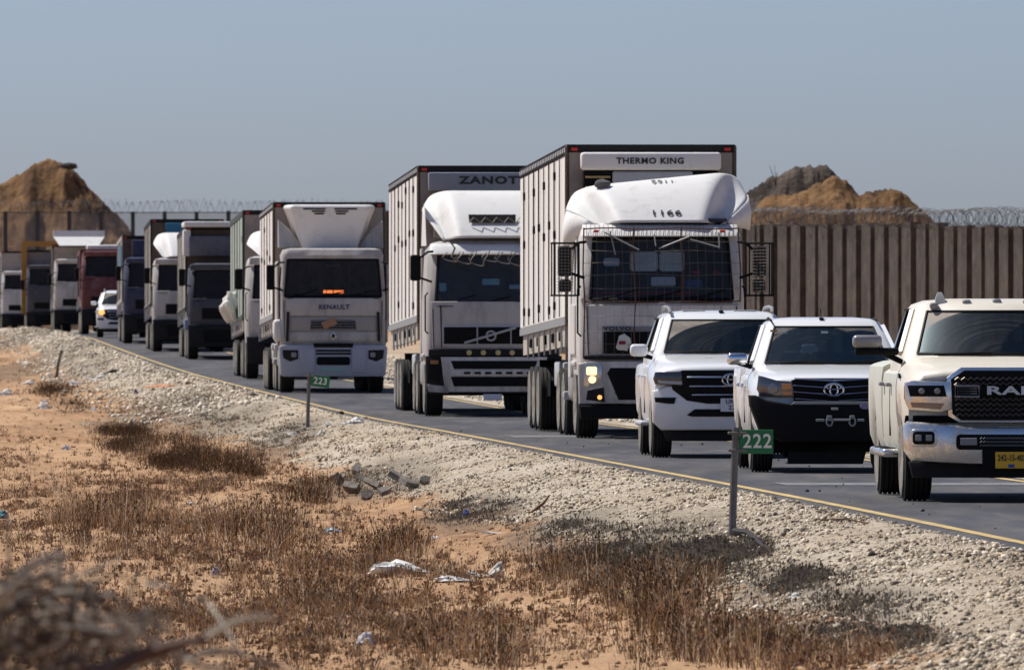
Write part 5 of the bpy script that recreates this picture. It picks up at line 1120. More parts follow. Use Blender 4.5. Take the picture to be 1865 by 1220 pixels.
    for z in (3.94, 3.78, 3.62): 
        for x in (-.82, .83): MB().rbox(x - .19, x + .19, 2.475, 2.50, z - .02, z + .012, .006, 1).build("fridge_louvre", mat("brass_louvre", (.42, .30, .14), .5, .5), b)
    skirt(root, 1.27, 2.0, 2.55, .9, 3.1, m_defl); MB().rbox(-1.27, -1.24, .9, 2.0, 1.25, 2.0, .01, 1).build("door_lower", m_trk, root)
    for sx in (-1, 1): MB().rbox(*sorted((sx * .98, sx * 1.27)), 1.0, 1.9, 1.08, 1.16, .03, 2).build("mudguard", m_trk, root, True)
    MB().rbox(-1.25, -1.0, 4.1, 4.35, 1.02, 1.12, .03).rbox(-1.25, -1.0, 4.1, 4.35, .55, .68, .03).build("side_marker_block", m_lgrey, root, True)
    st = bmesh.new(); bmesh.ops.create_icosphere(st, subdivisions=2, radius=.09)
    for v in st.verts: v.co = Vector((v.co.x * 1.1 * (1 + .4 * random.random()), v.co.y, v.co.z * .7 * (1 + .4 * random.random())))
    q = Vector(rows[8][4]); 
    for v in st.verts: v.co += q + Vector((0, 0, .05))
    so_ = MB().bm(st); so_.v = [tuple(root.matrix_basis @ Vector(p)) for p in so_.v]
    o = so_.build("stone", mat("grey_stone", (.12, .12, .12), .95), None); tag(o, "grey stone lying on the roof deflector of the caged lorry", "stone")
    MB().rbox(-.6, 1.0, .5, 1.1, 3.24, 3.30, .02).build("roof_tarpaulin", mat("blue_black_tarp", (.02, .025, .06), .7), root)
    return root

def truck_zanotti():
    Y = 202.0; X = (900 - CX) / F * Y
    root = empty("refrigerated_truck", (X, Y, float(road_z(Y))), YAW, "white lorry with ZANOTTI fridge unit, slotted roof scoop and hanging wire loops", "truck")
    B = lambda x, z: .14 * abs(x / 1.1) ** 2.2
    P = lambda poly, y0, d, m, n, parent=root, bev=.012, sl=10: MB().plate(poly, y0, d, B, sl, bev).build(n, m, parent, True)
    def lower(root):
        P([(-1.24, .42), (1.24, .42), (1.26, 1.12), (-1.26, 1.12)], .06, .10, m_dark, "bumper", sl=16, bev=.03)
        P([(-.98, 1.10), (.98, 1.10), (.90, .46), (-.90, .46)], -.04, .02, m_trk, "bumper_centre", bev=.01)
        for z0, z1 in ((.88, 1.03), (.56, .74)): P([(-.80, z1), (.80, z1), (.74, z0), (-.74, z0)], -.062, .012, m_black, "bumper_intake", bev=.005)
        P([(-.76, .76), (.76, .76), (.78, .86), (-.78, .86)], -.065, .02, m_trk, "bumper_slats", bev=.005)
        for x in np.linspace(-.5, .66, 7): P(rpoly(x - .06, x + .06, .785, .83, .01), -.087, .006, m_dark, "bumper_slot", bev=0, sl=1)
        P([(-1.2, 1.12), (1.2, 1.12), (1.2, 1.24), (-1.2, 1.24)], .02, .05, m_dark, "light_bar", bev=.01)
        for x in (-.46, -.20, .07, .33, .6): P([(x + .05 * math.cos(a), 1.18 + .05 * math.sin(a)) for a in [2 * math.pi * i / 14 for i in range(14)]], -.035, .02, mat("yellow_lens", (.55, .45, .2), .2), "spot_lamp", bev=.006, sl=1)
        for sx in (-1, 1):
            f_ = (lambda q: q) if sx > 0 else mir
            h = MB().plate(f_([(.93, 1.08), (1.20, 1.06), (1.22, .70), (1.0, .62)]), -.04, .014, B, 4, .008).build("headlight", m_black, root, True)
            MB().plate(f_(rpoly(1.02, 1.17, .97, 1.04, .02)), -.056, .01, B, 2, .004).build("indicator", mat("dim_amber", (.3, .13, .04), .3), h, True)
            P(f_([(.84, .44), (1.20, .46), (1.24, .60), (.86, .56)]), -.045, .02, m_trk2, "bumper_corner", bev=.008)
        P([(-.20, .30), (.14, .30), (.14, .42), (-.20, .42)], -.06, .012, m_wplate, "number_plate", bev=.003, sl=2)
        P([(-1.12, 1.25), (1.12, 1.25), (1.16, 2.12), (-1.16, 2.12)], .09, .05, m_trk2, "front_panel", bev=.02)
        P([(-.98, 1.30), (-.98, 1.70), (.98, 1.70), (.98, 1.30)], .035, .010, m_lgrey, "grille_frame", bev=.004)
        P([(-.92, 1.34), (-.92, 1.65), (.92, 1.65), (.92, 1.34)], .02, .010, m_black, "upper_grille", bev=.003)
        hexgrille(root, -.9, .9, 1.38, 1.64, .0, .05, m_dark, B=B)
        for x in (-.31, .31): P([(x - .012, 1.34), (x + .012, 1.34), (x + .012, 1.65), (x - .012, 1.65)], .008, .01, m_lgrey, "grille_divider", bev=0, sl=1)
        MB().tube([(-.55, -.015, 1.36), (.40, -.015, 1.64)], .022, 5).build("grille_bar", m_lgrey, root); b = MB(); torus_ell(b, -.06, -.02, 1.49, .085, .085, .018); b.build("badge", m_lgrey, root, True)
        P([(-.97, 1.28), (-.95, 1.28), (-.97, 2.05), (-.99, 2.05)], .035, .012, m_dark, "panel_seam", bev=0, sl=1)
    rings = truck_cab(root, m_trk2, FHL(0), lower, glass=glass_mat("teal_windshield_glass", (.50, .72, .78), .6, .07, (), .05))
    MB().rbox(-.20, .12, .42, .46, 2.42, 2.54, .01, 1).rbox(.3, .5, .42, .46, 2.35, 2.43, .01, 1).build("windshield_document", m_paper, root); MB().rbox(-1.0, -.86, .36, .4, 2.3, 2.46, .02).build("hanging_cloth", m_paper, root); MB().rbox(-1.0, .6, .42, .6, 2.13, 2.18, .02, 1).build("red_dash_cloth", m_redcloth, root)
    MB().plate([(-1.17, 2.98), (1.17, 2.98), (1.15, 3.18), (-1.15, 3.18)], .36, .14, lambda x, z: B(x, z) + (z - 2.98) * 1.0, 16, .05).build("sun_visor", m_defl, root, True)
    mb = MB()
    for i in range(7):
        x0 = -.75 + i * .24; pts = [(x0 + .16 * math.cos(a) + .05 * math.sin(3 * a), .05 + B(x0, 0), 2.98 + .13 * math.sin(a) * (1 + .3 * (i % 3))) for a in np.linspace(-3.5, .4, 12)]
        mb.tube(pts, .010, 4)
    mb.tube([(-.8, .12, 3.22), (-.72, .08, 3.1), (-.78, .08, 2.95), (-.70, .08, 2.88)], .02, 4); mb.build("hanging_wire", m_wire, root)
    d, rows = scoop(root, 3.30, 4.16, 0, .80, .98, .40, 1.75, m_defl, tiltx=0, side_w=1.24)
    q = [Vector(rows[2][k]) + Vector((0, -.045, .02)) for k in range(6, 15)]; p2 = [Vector(rows[3][k]) + Vector((0, -.06, .06)) for k in range(6, 15)]
    MB().loft([[tuple(a) for a in q], [tuple(a) for a in p2]], False, False, closed=False).build("deflector_slot", m_black, d)
    for k in range(5):
        a = rows[2][6 + 2 * k]; MB().tube([(a[0], a[1] - .07, a[2] + .02), (a[0] + .08, a[1] - .09, a[2] + .12), (a[0] + .2, a[1] - .07, a[2] + .03)], .010, 4).build("hanging_wire", m_wire, d)
    fp = MB(); 
    for sx in (-1, 1): fp.add([(sx * 1.22, 1.3, 3.95), (sx * 1.22, 2.3, 3.85), (sx * 1.24, 2.3, 3.15), (sx * 1.20, 1.1, 3.15)], [(0, 1, 2, 3)])
    f = fp.build("deflector_side", m_defl, d); mo = f.modifiers.new("thick", 'SOLIDIFY'); mo.thickness = .03
    trailer(root, 2.75, 13.2, 1.76, 4.64, npan=8)
    z = MB().rbox(-1.10, 1.10, 2.44, 2.75, 4.18, 4.52, .03, 2).build("fridge_unit_hood", mat("blue_grey_panel", (.24, .27, .32), .5, dirt=GRIME, amt=.2), root, True)
    text("ZANOTTI", .19, m_text, z, (.16, 2.433, 4.37), name="fridge_lettering", sx=1.5, bold=.014, sp=1.15)
    MB().rbox(-1.0, 1.0, 2.5, 2.745, 3.3, 4.17, .03, 2).build("fridge_unit_body", m_front, root, True)
    big_mirror(root, -1, 1.34, 1.54, .12, 2.50, 2.98, m_black); big_mirror(root, 1, 1.34, 1.54, .12, 2.50, 2.98, m_black)
    skirt(root, 1.26, 2.0, 2.5, 1.0, 3.1, m_trk2)
    for sx in (-1, 1): MB().rbox(*sorted((sx * .98, sx * 1.27)), 1.0, 1.9, 1.08, 1.16, .03, 2).build("mudguard", m_trk2, root, True)
    for zz in (1.98, 2.1): MB().rbox(-1.30, -1.27, 2.9, 2.98, zz, zz + .06, .006, 1).build("red_reflector", m_redlens, root)
    MB().rbox(-1.2, -.9, 3.0, 3.8, 1.1, 1.6, .1).build("rusty_bracket", mat("rust_brown", (.20, .09, .03), .8), root)
    return root

def truck_renault():
    Y = 250.0; X = (607 - CX) / F * Y
    root = empty("refrigerated_truck", (X, Y, float(road_z(Y))), YAW, "off-white lorry with wedge shaped fridge unit and lit orange sign behind its windshield", "truck")
    B = lambda x, z: .10 * abs(x / 1.1) ** 3
    P = lambda poly, y0, d, m, n, parent=root, bev=.012, sl=10: MB().plate(poly, y0, d, B, sl, bev).build(n, m, parent, True)
    bl = mat("bluish_grey_bumper", (.40, .42, .48), .5, dirt=(.2, .18, .16), amt=.25)
    def lower(root):
        P([(-1.20, .42), (-1.14, .38), (1.14, .38), (1.20, .42), (1.24, 1.05), (1.16, 1.10), (-1.16, 1.10), (-1.24, 1.05)], .06, .12, bl, "bumper", sl=16, bev=.03)
        for sx in (-1, 1):
            f_ = (lambda q: q) if sx > 0 else mir
            h = MB().plate(f_([(.80, .98), (1.16, .99), (1.14, .80), (.98, .72), (.80, .78)]), -.058, .014, B, 5, .008).build("headlight", m_dark, root, True)
            MB().plate(f_(rpoly(.84, .96, .82, .93, .03)), -.072, .01, B, 1, .004).build("lamp_lens", m_grey, h)
            P(f_([(.42, .46), (.74, .46), (.76, 1.04), (.42, 1.04)]), -.065, .03, bl, "bumper_pod", bev=.02)
            P(f_([(1.02, 1.18), (1.08, 1.18), (1.06, 1.85), (1.0, 1.85)]), .02, .03, m_dark, "cab_vent", bev=.005)
        P(rpoly(-.38, .38, .64, .83, .05), -.065, .014, m_black, "lower_grille", bev=.004)
        for z in (.90, .97): P(rpoly(-.40, .40, z - .022, z + .022, .015), -.065, .014, m_black, "bumper_slot", bev=.004)
        P([(-.44, 1.04), (.44, 1.04), (.46, 1.14), (-.46, 1.14)], -.062, .014, m_black, "bumper_step", bev=.003)
        P([(-.28, .49), (.28, .49), (.28, .59), (-.28, .59)], -.07, .01, mat("greenish_plate", (.3, .45, .42), .5), "number_plate", bev=.002)
        P([(-1.0, 1.18), (1.0, 1.18), (1.0, 1.40), (-1.0, 1.40)], .07, .045, m_trk2, "front_panel", bev=.015)
        P([(-1.0, 1.42), (1.0, 1.42), (1.02, 1.74), (-1.02, 1.74)], .07, .03, mat("grey_band", (.33, .31, .30), .5), "grille_band", bev=.01)
        P([(-1.03, 1.76), (1.03, 1.76), (1.06, 2.16), (-1.06, 2.16)], .07, .045, m_trk2, "front_panel", bev=.015)
        P([(-.52, 1.45), (.52, 1.45), (.50, 1.66), (-.50, 1.66)], .035, .012, m_dark, "upper_grille", bev=.004)
        hexgrille(root, -.5, .5, 1.47, 1.66, .018, .055, m_lgrey, B=B)
        text("RENAULT", .15, m_navytext, root, (.02, .018, 1.955), name="badge_lettering", sx=1.0, bold=.005)
        MB().plate([(-.28, 1.60), (.02, 1.72), (.10, 1.58), (-.20, 1.45)], .005, .01, None).build("cardboard_sheet", m_card, root)
        b = MB(); b.plate([(0, 1.19), (.085, 1.305), (0, 1.42), (-.085, 1.305)], .02, .03, None, 1, .01); b.build("badge", m_chrome, root); MB().plate([(0, 1.24), (.045, 1.305), (0, 1.37), (-.045, 1.305)], -.011, .006, None).build("badge_centre", m_dark, root)
    L_ = [(.95, 1.18, .10, 2.2, .10, .10), (1.3, 1.20, .06, 2.2, .10, .10), (2.20, 1.20, .09, 2.2, .10, .10), (3.04, 1.15, .22, 2.2, .10, .12), (3.14, 1.16, .20, 2.2, .10, .14), (3.27, 1.10, .28, 2.15, .08, .14), (3.30, .95, .45, 2.1, .08, .14)]
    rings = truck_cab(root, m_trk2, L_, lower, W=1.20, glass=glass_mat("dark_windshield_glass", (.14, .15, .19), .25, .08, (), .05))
    MB().box(-.24, .28, .50, .53, 2.27, 2.35).build("lit_sign_board", m_black, root)
    sg = text("•▪■▪■■▪", .1, m_sign_lit, root, (.02, .49, 2.31), name="x") if False else None
    mb = MB()
    for i, w in enumerate((.05, .07, .04, .06, .07, .05)): x = -.21 + i * .08; mb.box(x, x + w + .015, .485, .498, 2.278, 2.342)
    mb.build("lit_sign", m_sign_lit, root)
    MB().rbox(-.17, .17, .42, .46, 2.86, 2.96, .03, 2).build("sun_blind", m_defl, root); MB().box(-1.0, -.3, .45, .7, 2.19, 2.26).build("green_dash_cloth", mat("green_cloth", (.03, .12, .03), .8), root)
    for x in (-.62, .38): MB().box(x - .012, x + .012, .38, .40, 2.25, 3.0).build("curtain_edge", m_lgrey, root)
    trailer(root, 2.75, 10.5, 1.72, 4.36, npan=5)
    # wedge fridge unit
    w = MB(); w.loft([[(-.58, 2.3, 3.2), (.58, 2.3, 3.2), (.66, 2.74, 3.2), (-.66, 2.74, 3.2)], [(-.92, 2.05, 4.26), (.92, 2.05, 4.26), (1.08, 2.74, 4.26), (-1.08, 2.74, 4.26)], [(-.86, 2.12, 4.31), (.86, 2.12, 4.31), (1.0, 2.74, 4.31), (-1.0, 2.74, 4.31)]])
    u = w.build("fridge_unit", m_defl, root, fix=True); mo = u.modifiers.new("bev", 'BEVEL'); mo.width = .05; mo.segments = 2
    for sx in (-1, 1):
        for i, (xa, xb) in enumerate(((.10, .62), (.12, .42), (.14, .36))):
            z = 4.21 - i * .055; y = 2.3 - .25 * (z - 3.2) / 1.06; MB().box(*sorted((sx * xa, sx * xb)), y - .018, y + .01, z - .016, z + .016).build("fridge_vent", m_black, u)
        f = MB(); f.add([(sx * .62, 2.45, 3.32), (sx * 1.20, 2.1, 3.32), (sx * 1.20, 2.3, 3.95), (sx * .86, 2.6, 3.66)], [(0, 1, 2, 3)]); f = f.build("deflector_wing", m_trk2, root); mo = f.modifiers.new("thick", 'SOLIDIFY'); mo.thickness = .04
        MB().rbox(*sorted((sx * 1.22, sx * 1.27)), .6, 2.0, 1.15, 3.0, .02, 1).build("door_panel", m_trk2, root)
        MB().rbox(*sorted((sx * .98, sx * 1.25)), 1.0, 1.9, 1.08, 1.16, .03, 2).build("mudguard", m_trk2, root, True)
    big_mirror(root, -1, 1.34, 1.52, .14, 2.35, 2.92, m_black); big_mirror(root, 1, 1.34, 1.52, .14, 2.35, 2.92, m_black)
    MB().rbox(-1.36, -1.14, .2, .5, 1.18, 1.68, .08, 3).build("side_cover", m_defl, root, True)
    for (y, z) in ((3.2, .95), (4.2, .62), (5.2, .95)): MB().rbox(-1.25, -1.05, y, y + .4, z, z + .16, .05).build("side_marker_block", m_lgrey, root, True)
    return root

def truck_plain(Y, x_left, label, paint, zt_px, side=None, rail=None, front=None, deflector=None, extra=None, glass=None, cab_h=3.2, L=12.5, npan=7, wbox=2.5, bumper=None, cabless=False, cat="truck"):
    s = F / Y; X = (x_left - CX) / s + 1.27; zr = float(road_z(Y)); zt = CH + (CY - zt_px) / (F / (Y + 3)) - zr
    root = empty("box_truck", (X, Y, zr), YAW, label, cat); B = lambda x, z: .14 * abs(x / 1.1) ** 2.2; bp = bumper or m_dark
    def lower(root):
        MB().plate([(-1.22, .42), (1.22, .42), (1.24, 1.12), (-1.24, 1.12)], .06, .12, B, 10, .03).build("bumper", bp, root, True)
        MB().plate([(-.72, .55), (.72, .55), (.78, .95), (-.78, .95)], -.062, .012, B, 6, .004).build("lower_grille", m_black, root)
        for sx in (-1, 1):
            f_ = (lambda q: q) if sx > 0 else mir
            MB().plate(f_([(.88, 1.0), (1.16, .98), (1.14, .74), (.90, .78)]), -.062, .014, B, 3, .006).build("headlight", m_dark, root)
        MB().plate([(-1.12, 1.22), (1.12, 1.22), (1.15, cab_h - 1.1), (-1.15, cab_h - 1.1)], .09, .05, B, 8, .02).build("front_panel", paint, root, True)
        MB().plate([(-.80, 1.30), (.80, 1.30), (.80, 1.65), (-.80, 1.65)], .035, .012, B, 6, .004).build("upper_grille", m_black, root)
    lv = FHL(0); k = cab_h - 3.2; lv = [(z + (k if z > 2 else 0), *r) for (z, *r) in lv]
    truck_cab(root, paint, lv, lower, far=True, glass=glass or glass_mat("far_windshield_glass", (.10, .11, .13), .3, .06, (), .06))
    MB().plate([(-1.17, lv[3][0]), (1.17, lv[3][0]), (1.15, lv[3][0] + .2), (-1.15, lv[3][0] + .2)], .38, .12, B, 10, .04).build("sun_visor", paint, root, True)
    for sx in (-1, 1): big_mirror(root, sx, 1.34, 1.54, .12, 2.35, 2.90, m_black)
    if L: trailer(root, 2.75, L, 1.6, zt, w=wbox, side=side, npan=npan, rail=rail, front=front, far=True, apron=True)
    if deflector:
        d, rows = scoop(root, cab_h + .08, deflector, 0, .75, .95, .45, 1.8, m_defl, side_w=1.18)
    if extra: extra(root, zt)
    return root

def convoy():
    pickup_cream(); pickup_white()
    suv(141.0, 1330, "white off-roader with roof rails and a three bar grille, in front of the caged lorry", True)
    truck_caged(); truck_zanotti(); truck_renault()
    # far part of the queue
    def ex7(root, zt):
        MB().rbox(-1.3, -1.26, 3.0, 3.2, 3.6, 3.8, .02, 1).build("corner_plate", m_lgrey, root)
        b = bmesh.new(); bmesh.ops.create_icosphere(b, subdivisions=3, radius=.5)
        for v in b.verts: v.co = v.co * (1 + .35 * math.sin(v.co.x * 9 + v.co.z * 7) * math.cos(v.co.y * 8 + 3 * v.co.z)); 
        for v in b.verts: v.co = Vector((v.co.x * .55 - 1.40, v.co.y * .6 + 8, v.co.z * .75 + 1.90))
        MB().bm(b).build("tied_plastic_bundle", m_bag, root)
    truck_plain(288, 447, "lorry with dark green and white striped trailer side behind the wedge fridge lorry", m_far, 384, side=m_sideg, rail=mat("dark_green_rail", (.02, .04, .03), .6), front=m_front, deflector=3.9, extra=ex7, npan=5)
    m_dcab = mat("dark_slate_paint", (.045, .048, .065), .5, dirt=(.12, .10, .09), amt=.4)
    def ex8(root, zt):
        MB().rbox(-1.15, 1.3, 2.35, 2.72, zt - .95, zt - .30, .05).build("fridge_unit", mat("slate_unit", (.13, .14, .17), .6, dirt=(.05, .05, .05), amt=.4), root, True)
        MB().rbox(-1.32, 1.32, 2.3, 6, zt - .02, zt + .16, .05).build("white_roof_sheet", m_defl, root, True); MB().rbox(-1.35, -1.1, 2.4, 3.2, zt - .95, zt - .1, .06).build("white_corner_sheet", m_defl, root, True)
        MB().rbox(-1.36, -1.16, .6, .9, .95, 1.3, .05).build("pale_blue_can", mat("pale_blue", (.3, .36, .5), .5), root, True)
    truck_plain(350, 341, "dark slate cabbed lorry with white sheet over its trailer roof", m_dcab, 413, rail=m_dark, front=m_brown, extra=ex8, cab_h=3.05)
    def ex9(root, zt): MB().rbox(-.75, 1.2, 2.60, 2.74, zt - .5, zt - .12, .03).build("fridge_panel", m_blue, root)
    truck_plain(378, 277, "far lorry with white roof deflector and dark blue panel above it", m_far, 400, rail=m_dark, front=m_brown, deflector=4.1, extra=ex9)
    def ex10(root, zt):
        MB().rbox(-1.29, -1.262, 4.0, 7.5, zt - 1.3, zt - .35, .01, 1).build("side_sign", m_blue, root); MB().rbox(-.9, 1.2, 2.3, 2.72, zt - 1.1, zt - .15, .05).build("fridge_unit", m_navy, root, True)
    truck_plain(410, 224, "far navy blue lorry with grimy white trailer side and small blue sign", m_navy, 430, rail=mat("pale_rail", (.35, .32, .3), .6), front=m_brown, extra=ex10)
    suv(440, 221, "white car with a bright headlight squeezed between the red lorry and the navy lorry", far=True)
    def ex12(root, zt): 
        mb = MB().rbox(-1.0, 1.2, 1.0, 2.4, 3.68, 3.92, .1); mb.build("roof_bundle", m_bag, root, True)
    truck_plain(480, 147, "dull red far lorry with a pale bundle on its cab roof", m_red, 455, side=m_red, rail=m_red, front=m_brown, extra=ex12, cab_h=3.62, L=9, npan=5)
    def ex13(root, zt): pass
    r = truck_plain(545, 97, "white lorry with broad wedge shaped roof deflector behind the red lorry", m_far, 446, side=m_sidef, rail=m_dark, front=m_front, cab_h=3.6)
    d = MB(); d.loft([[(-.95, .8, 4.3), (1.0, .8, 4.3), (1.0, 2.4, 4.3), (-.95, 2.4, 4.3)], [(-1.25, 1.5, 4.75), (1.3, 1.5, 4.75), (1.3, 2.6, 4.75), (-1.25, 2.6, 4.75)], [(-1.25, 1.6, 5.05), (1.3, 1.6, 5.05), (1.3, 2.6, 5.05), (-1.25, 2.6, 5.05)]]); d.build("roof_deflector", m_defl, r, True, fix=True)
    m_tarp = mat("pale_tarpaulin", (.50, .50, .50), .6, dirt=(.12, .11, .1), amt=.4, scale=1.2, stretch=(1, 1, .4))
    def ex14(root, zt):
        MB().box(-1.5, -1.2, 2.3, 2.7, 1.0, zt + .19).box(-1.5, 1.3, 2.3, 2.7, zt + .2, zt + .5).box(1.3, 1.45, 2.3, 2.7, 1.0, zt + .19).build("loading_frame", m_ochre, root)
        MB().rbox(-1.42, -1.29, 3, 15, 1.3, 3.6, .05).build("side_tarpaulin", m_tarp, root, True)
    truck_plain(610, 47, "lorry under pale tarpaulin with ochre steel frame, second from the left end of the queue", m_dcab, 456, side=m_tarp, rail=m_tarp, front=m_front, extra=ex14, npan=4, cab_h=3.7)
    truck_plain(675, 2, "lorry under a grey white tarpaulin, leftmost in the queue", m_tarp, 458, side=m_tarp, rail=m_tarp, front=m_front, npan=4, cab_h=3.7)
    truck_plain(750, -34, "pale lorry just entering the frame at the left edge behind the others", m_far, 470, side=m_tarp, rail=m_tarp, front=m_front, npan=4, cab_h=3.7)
convoy()

# ------------------------------------------------------------------ kilometre posts
def km_post(px, py, num, Hgt, lean, label, sign_w=.42, sign_h=.225, tilt=0):
    x, y, z = g1(px, py); root = empty("marker_post", (x, y, z), YAW * .5, label, "marker post")
    MB().tube([(0, 0, -.1), (lean * .5, 0, Hgt * .5), (lean, 0, Hgt)], .036, 10, .032).build("pole", m_post, root, True)
    sx0 = lean + .035; zt = Hgt - .02
    s = MB(); s.rbox(sx0, sx0 + sign_w, -.035, -.028, zt - sign_h, zt, .003, 1); s = s.build("sign_plate", m_sgreen, root)
    text(num, sign_h * .82, m_textw, s, (sx0 + sign_w * .52, -.0365, zt - sign_h * .5), name="sign_lettering", sx=.92, bold=.005, ext=.0012)
    for zz in (zt - .03, zt - sign_h + .03):
        MB().rbox(lean - .07, lean + .10, -.045, .045, zz - .012, zz + .012, .005, 1).build("clamp", m_post, root)
    if tilt:
        for c in (s,): c.matrix_local = Matrix.Translation((sx0, 0, zt)) @ Matrix.Rotation(R(tilt), 4, 'Y') @ Matrix.Translation((-sx0, 0, -zt))
    return x, y, z
km_post(1333, 977, "222", .96, .035, "green 222 plate on a grey metal post standing at the near roadside", .30, .215)
km_post(560, 778, "223", .95, .03, "green tilted 223 plate on a dark post farther along the verge", .34, .20, 7)
x, y, z = g1(102, 690); r_ = empty("wooden_stake", (x, y, z), 0, "plain leaning wooden stake without a plate at the far left of the verge", "stake")
MB().tube([(0, 0, -.1), (.06, 0, .4), (.17, .0, .86)], .05, 7, .04).build("stake", m_wood, r_)

# ------------------------------------------------------------------ litter, slabs, rocks, sticks
def crumple(name, px, py, w_px, h_px, label, cat, m, seed, spike=1.0, flat=False, sub=4):
    x, y, z = g1(px, py + h_px * .5); s = F / y; rx = w_px / s / 2; hz = h_px / s
    bm = bmesh.new(); bmesh.ops.create_icosphere(bm, subdivisions=sub, radius=1); rr = random.Random(seed); ph = [rr.random() * 6.28 for _ in range(6)]
    for v in bm.verts:
        c = v.co.copy(); n = 1 + spike * (.22 * math.sin(5 * c.x + ph[0] + 3 * c.y) + .16 * math.sin(9 * c.y + ph[1] + 6 * c.z) + .12 * abs(math.sin(13 * c.x + 8 * c.z + ph[2])) + .08 * math.sin(21 * c.x + 17 * c.y + ph[3]))
        top = (.55 + .45 * math.sin(2.2 * c.x + ph[4])) if not flat else .8
        v.co = Vector((c.x * rx * n, c.y * rx * .7 * n, max(-.02, c.z) * hz * n * top))
    o = MB().bm(bm).build(name, m, None, True, angle=25); o.location = (x, y, z - .005); tag(o, label, cat); return o
crumple("plastic_bag", 745, 1034, 110, 24, "long white crumpled plastic sheet lying left of the peaked one at bottom centre", "plastic bag", m_bag, 1)
crumple("plastic_bag", 888, 1028, 60, 46, "dirty white plastic sack standing up in a peak in the grass", "plastic bag", mat("grey_white_film", (.50, .47, .43), .6, dirt=(.35, .28, .2), amt=.4, scale=8), 2, .7)
crumple("plastic_bag", 842, 1050, 80, 14, "low white torn film trailing from the peaked sack", "plastic bag", m_bag, 3)
crumple("plastic_bag", 660, 1164, 46, 22, "small bluish white bag half buried in grass near the bottom edge", "plastic bag", mat("bluish_film", (.55, .57, .63), .5), 4)
crumple("plastic_bag", 905, 970, 52, 10, "flat white film strip at the foot of the dark thatch", "plastic bag", m_bag, 5)
crumple("plastic_bag", 638, 768, 44, 12, "bright white bag on the gravel right of the 223 post", "plastic bag", m_bag, 6)
crumple("plastic_bag", 601, 772, 16, 7, "tiny white scrap between the 223 post and the bright white bag", "plastic bag", m_bag, 7)
crumple("paper_cup", 583, 787, 13, 11, "round white cup with a red mark beside the foot of the 223 post", "cup", m_bag, 8, .2)
crumple("plastic_bag", 530, 789, 18, 6, "small white scrap in dark thatch left of the 223 post", "plastic bag", m_bag, 9)
crumple("plastic_bag", 172, 684, 30, 18, "white sheet folded up against a dark lump on the far verge", "plastic bag", m_bag, 10)
crumple("plastic_bag", 140, 697, 34, 8, "pale flat sheet left of the folded white sheet", "plastic bag", m_bag, 11)
crumple("rubbish_lump", 200, 676, 34, 10, "dark lump behind the folded white sheet on the far verge", "rubbish", m_drock, 12, .6)
crumple("plastic_bag", 80, 738, 26, 12, "white twisted film scrap among brown brush at the left", "plastic bag", m_bag, 13)
crumple("plastic_bag", 12, 716, 26, 9, "white film at the extreme left edge on the sand", "plastic bag", m_bag, 14)
crumple("plastic_bag", 48, 696, 28, 7, "pale film strip left of the stake", "plastic bag", m_bag, 15)
crumple("plastic_bag", 172, 746, 18, 6, "small white scrap right of the brown brush clump", "plastic bag", m_bag, 16)
crumple("plastic_bag", 156, 771, 16, 5, "thin white scrap just left of the long brown brush", "plastic bag", m_bag, 17)
crumple("plastic_bag", 124, 814, 18, 8, "bluish white scrap on the sand below the brown brush", "plastic bag", mat("bluish_film", (.55, .57, .63), .5), 18)
crumple("plastic_bottle", 610, 965, 40, 9, "crushed grey blue bottle on sand left of centre", "bottle", m_bottle, 19, .5)
crumple("paper_cup", 741, 962, 17, 13, "dark cup with pale blue lip on the sand beside the thatch", "cup", mat("dark_blue_cup", (.05, .05, .09), .4, dirt=(.4, .5, .7), amt=.3, scale=12), 20, .2)
crumple("can", 848, 938, 16, 13, "crushed bright blue can lying on the dark thatch", "can", m_bluep, 21, .6)
crumple("plastic_bag", 790, 979, 26, 5, "thin pale scrap on bare sand right of the dark cup", "plastic bag", m_bag, 22)
crumple("plastic_bag", 637, 1006, 14, 4, "tiny pale scrap on bare sand near the stick", "plastic bag", m_bag, 23)
crumple("plastic_bottle", 392, 1040, 18, 16, "transparent lilac bottle standing in the grass at lower left", "bottle", mat("lilac_plastic", (.38, .37, .45), .25), 24, .4)
crumple("plastic_bag", 360, 961, 30, 10, "grey torn film in the grass left of centre", "plastic bag", m_bottle, 25)
crumple("plastic_bag", 345, 916, 18, 6, "grey white scrap beside the forked twig", "plastic bag", m_bag, 26)
crumple("plastic_bag", 965, 1031, 18, 6, "small white scrap right of the peaked sack", "plastic bag", m_bag, 27)
crumple("plastic_scrap", 4, 938, 22, 14, "teal plastic scrap at the left edge", "rubbish", m_teal, 28, .5)
crumple("plastic_scrap", 250, 712, 12, 10, "small purple and orange scrap on the pale verge", "rubbish", mat("purple_scrap", (.10, .06, .14), .6), 29, .5)
crumple("cloth_strip", 300, 703, 90, 6, "faded orange cloth strip lying along the pale verge", "cloth", mat("faded_orange", (.55, .27, .15), .9), 30, .4)
crumple("plastic_bag", 1445, 1086, 24, 9, "small white scrap at the edge of sand and thatch, right of centre", "plastic bag", m_bag, 31)
crumple("rock", 1725, 1160, 40, 24, "large tan rock lying in the gravel at lower right", "rock", m_rock, 32, .35)
crumple("rock", 1036, 914, 17, 10, "small black stone on the pale gravel in the middle", "rock", m_drock, 33, .3)
crumple("rock", 757, 798, 14, 7, "small dark clod on the gravel near the road edge", "rock", m_drock, 34, .3)
crumple("rock", 1590, 1008, 20, 9, "dark clod on the gravel right of the 222 post", "rock", m_drock, 35, .3)
crumple("rock", 181, 640, 18, 12, "dark clod on the far pale verge near the road", "rock", m_drock, 36, .3)
crumple("rock", 155, 627, 34, 9, "flat dark lump on the far pale verge", "rock", m_drock, 37, .3)
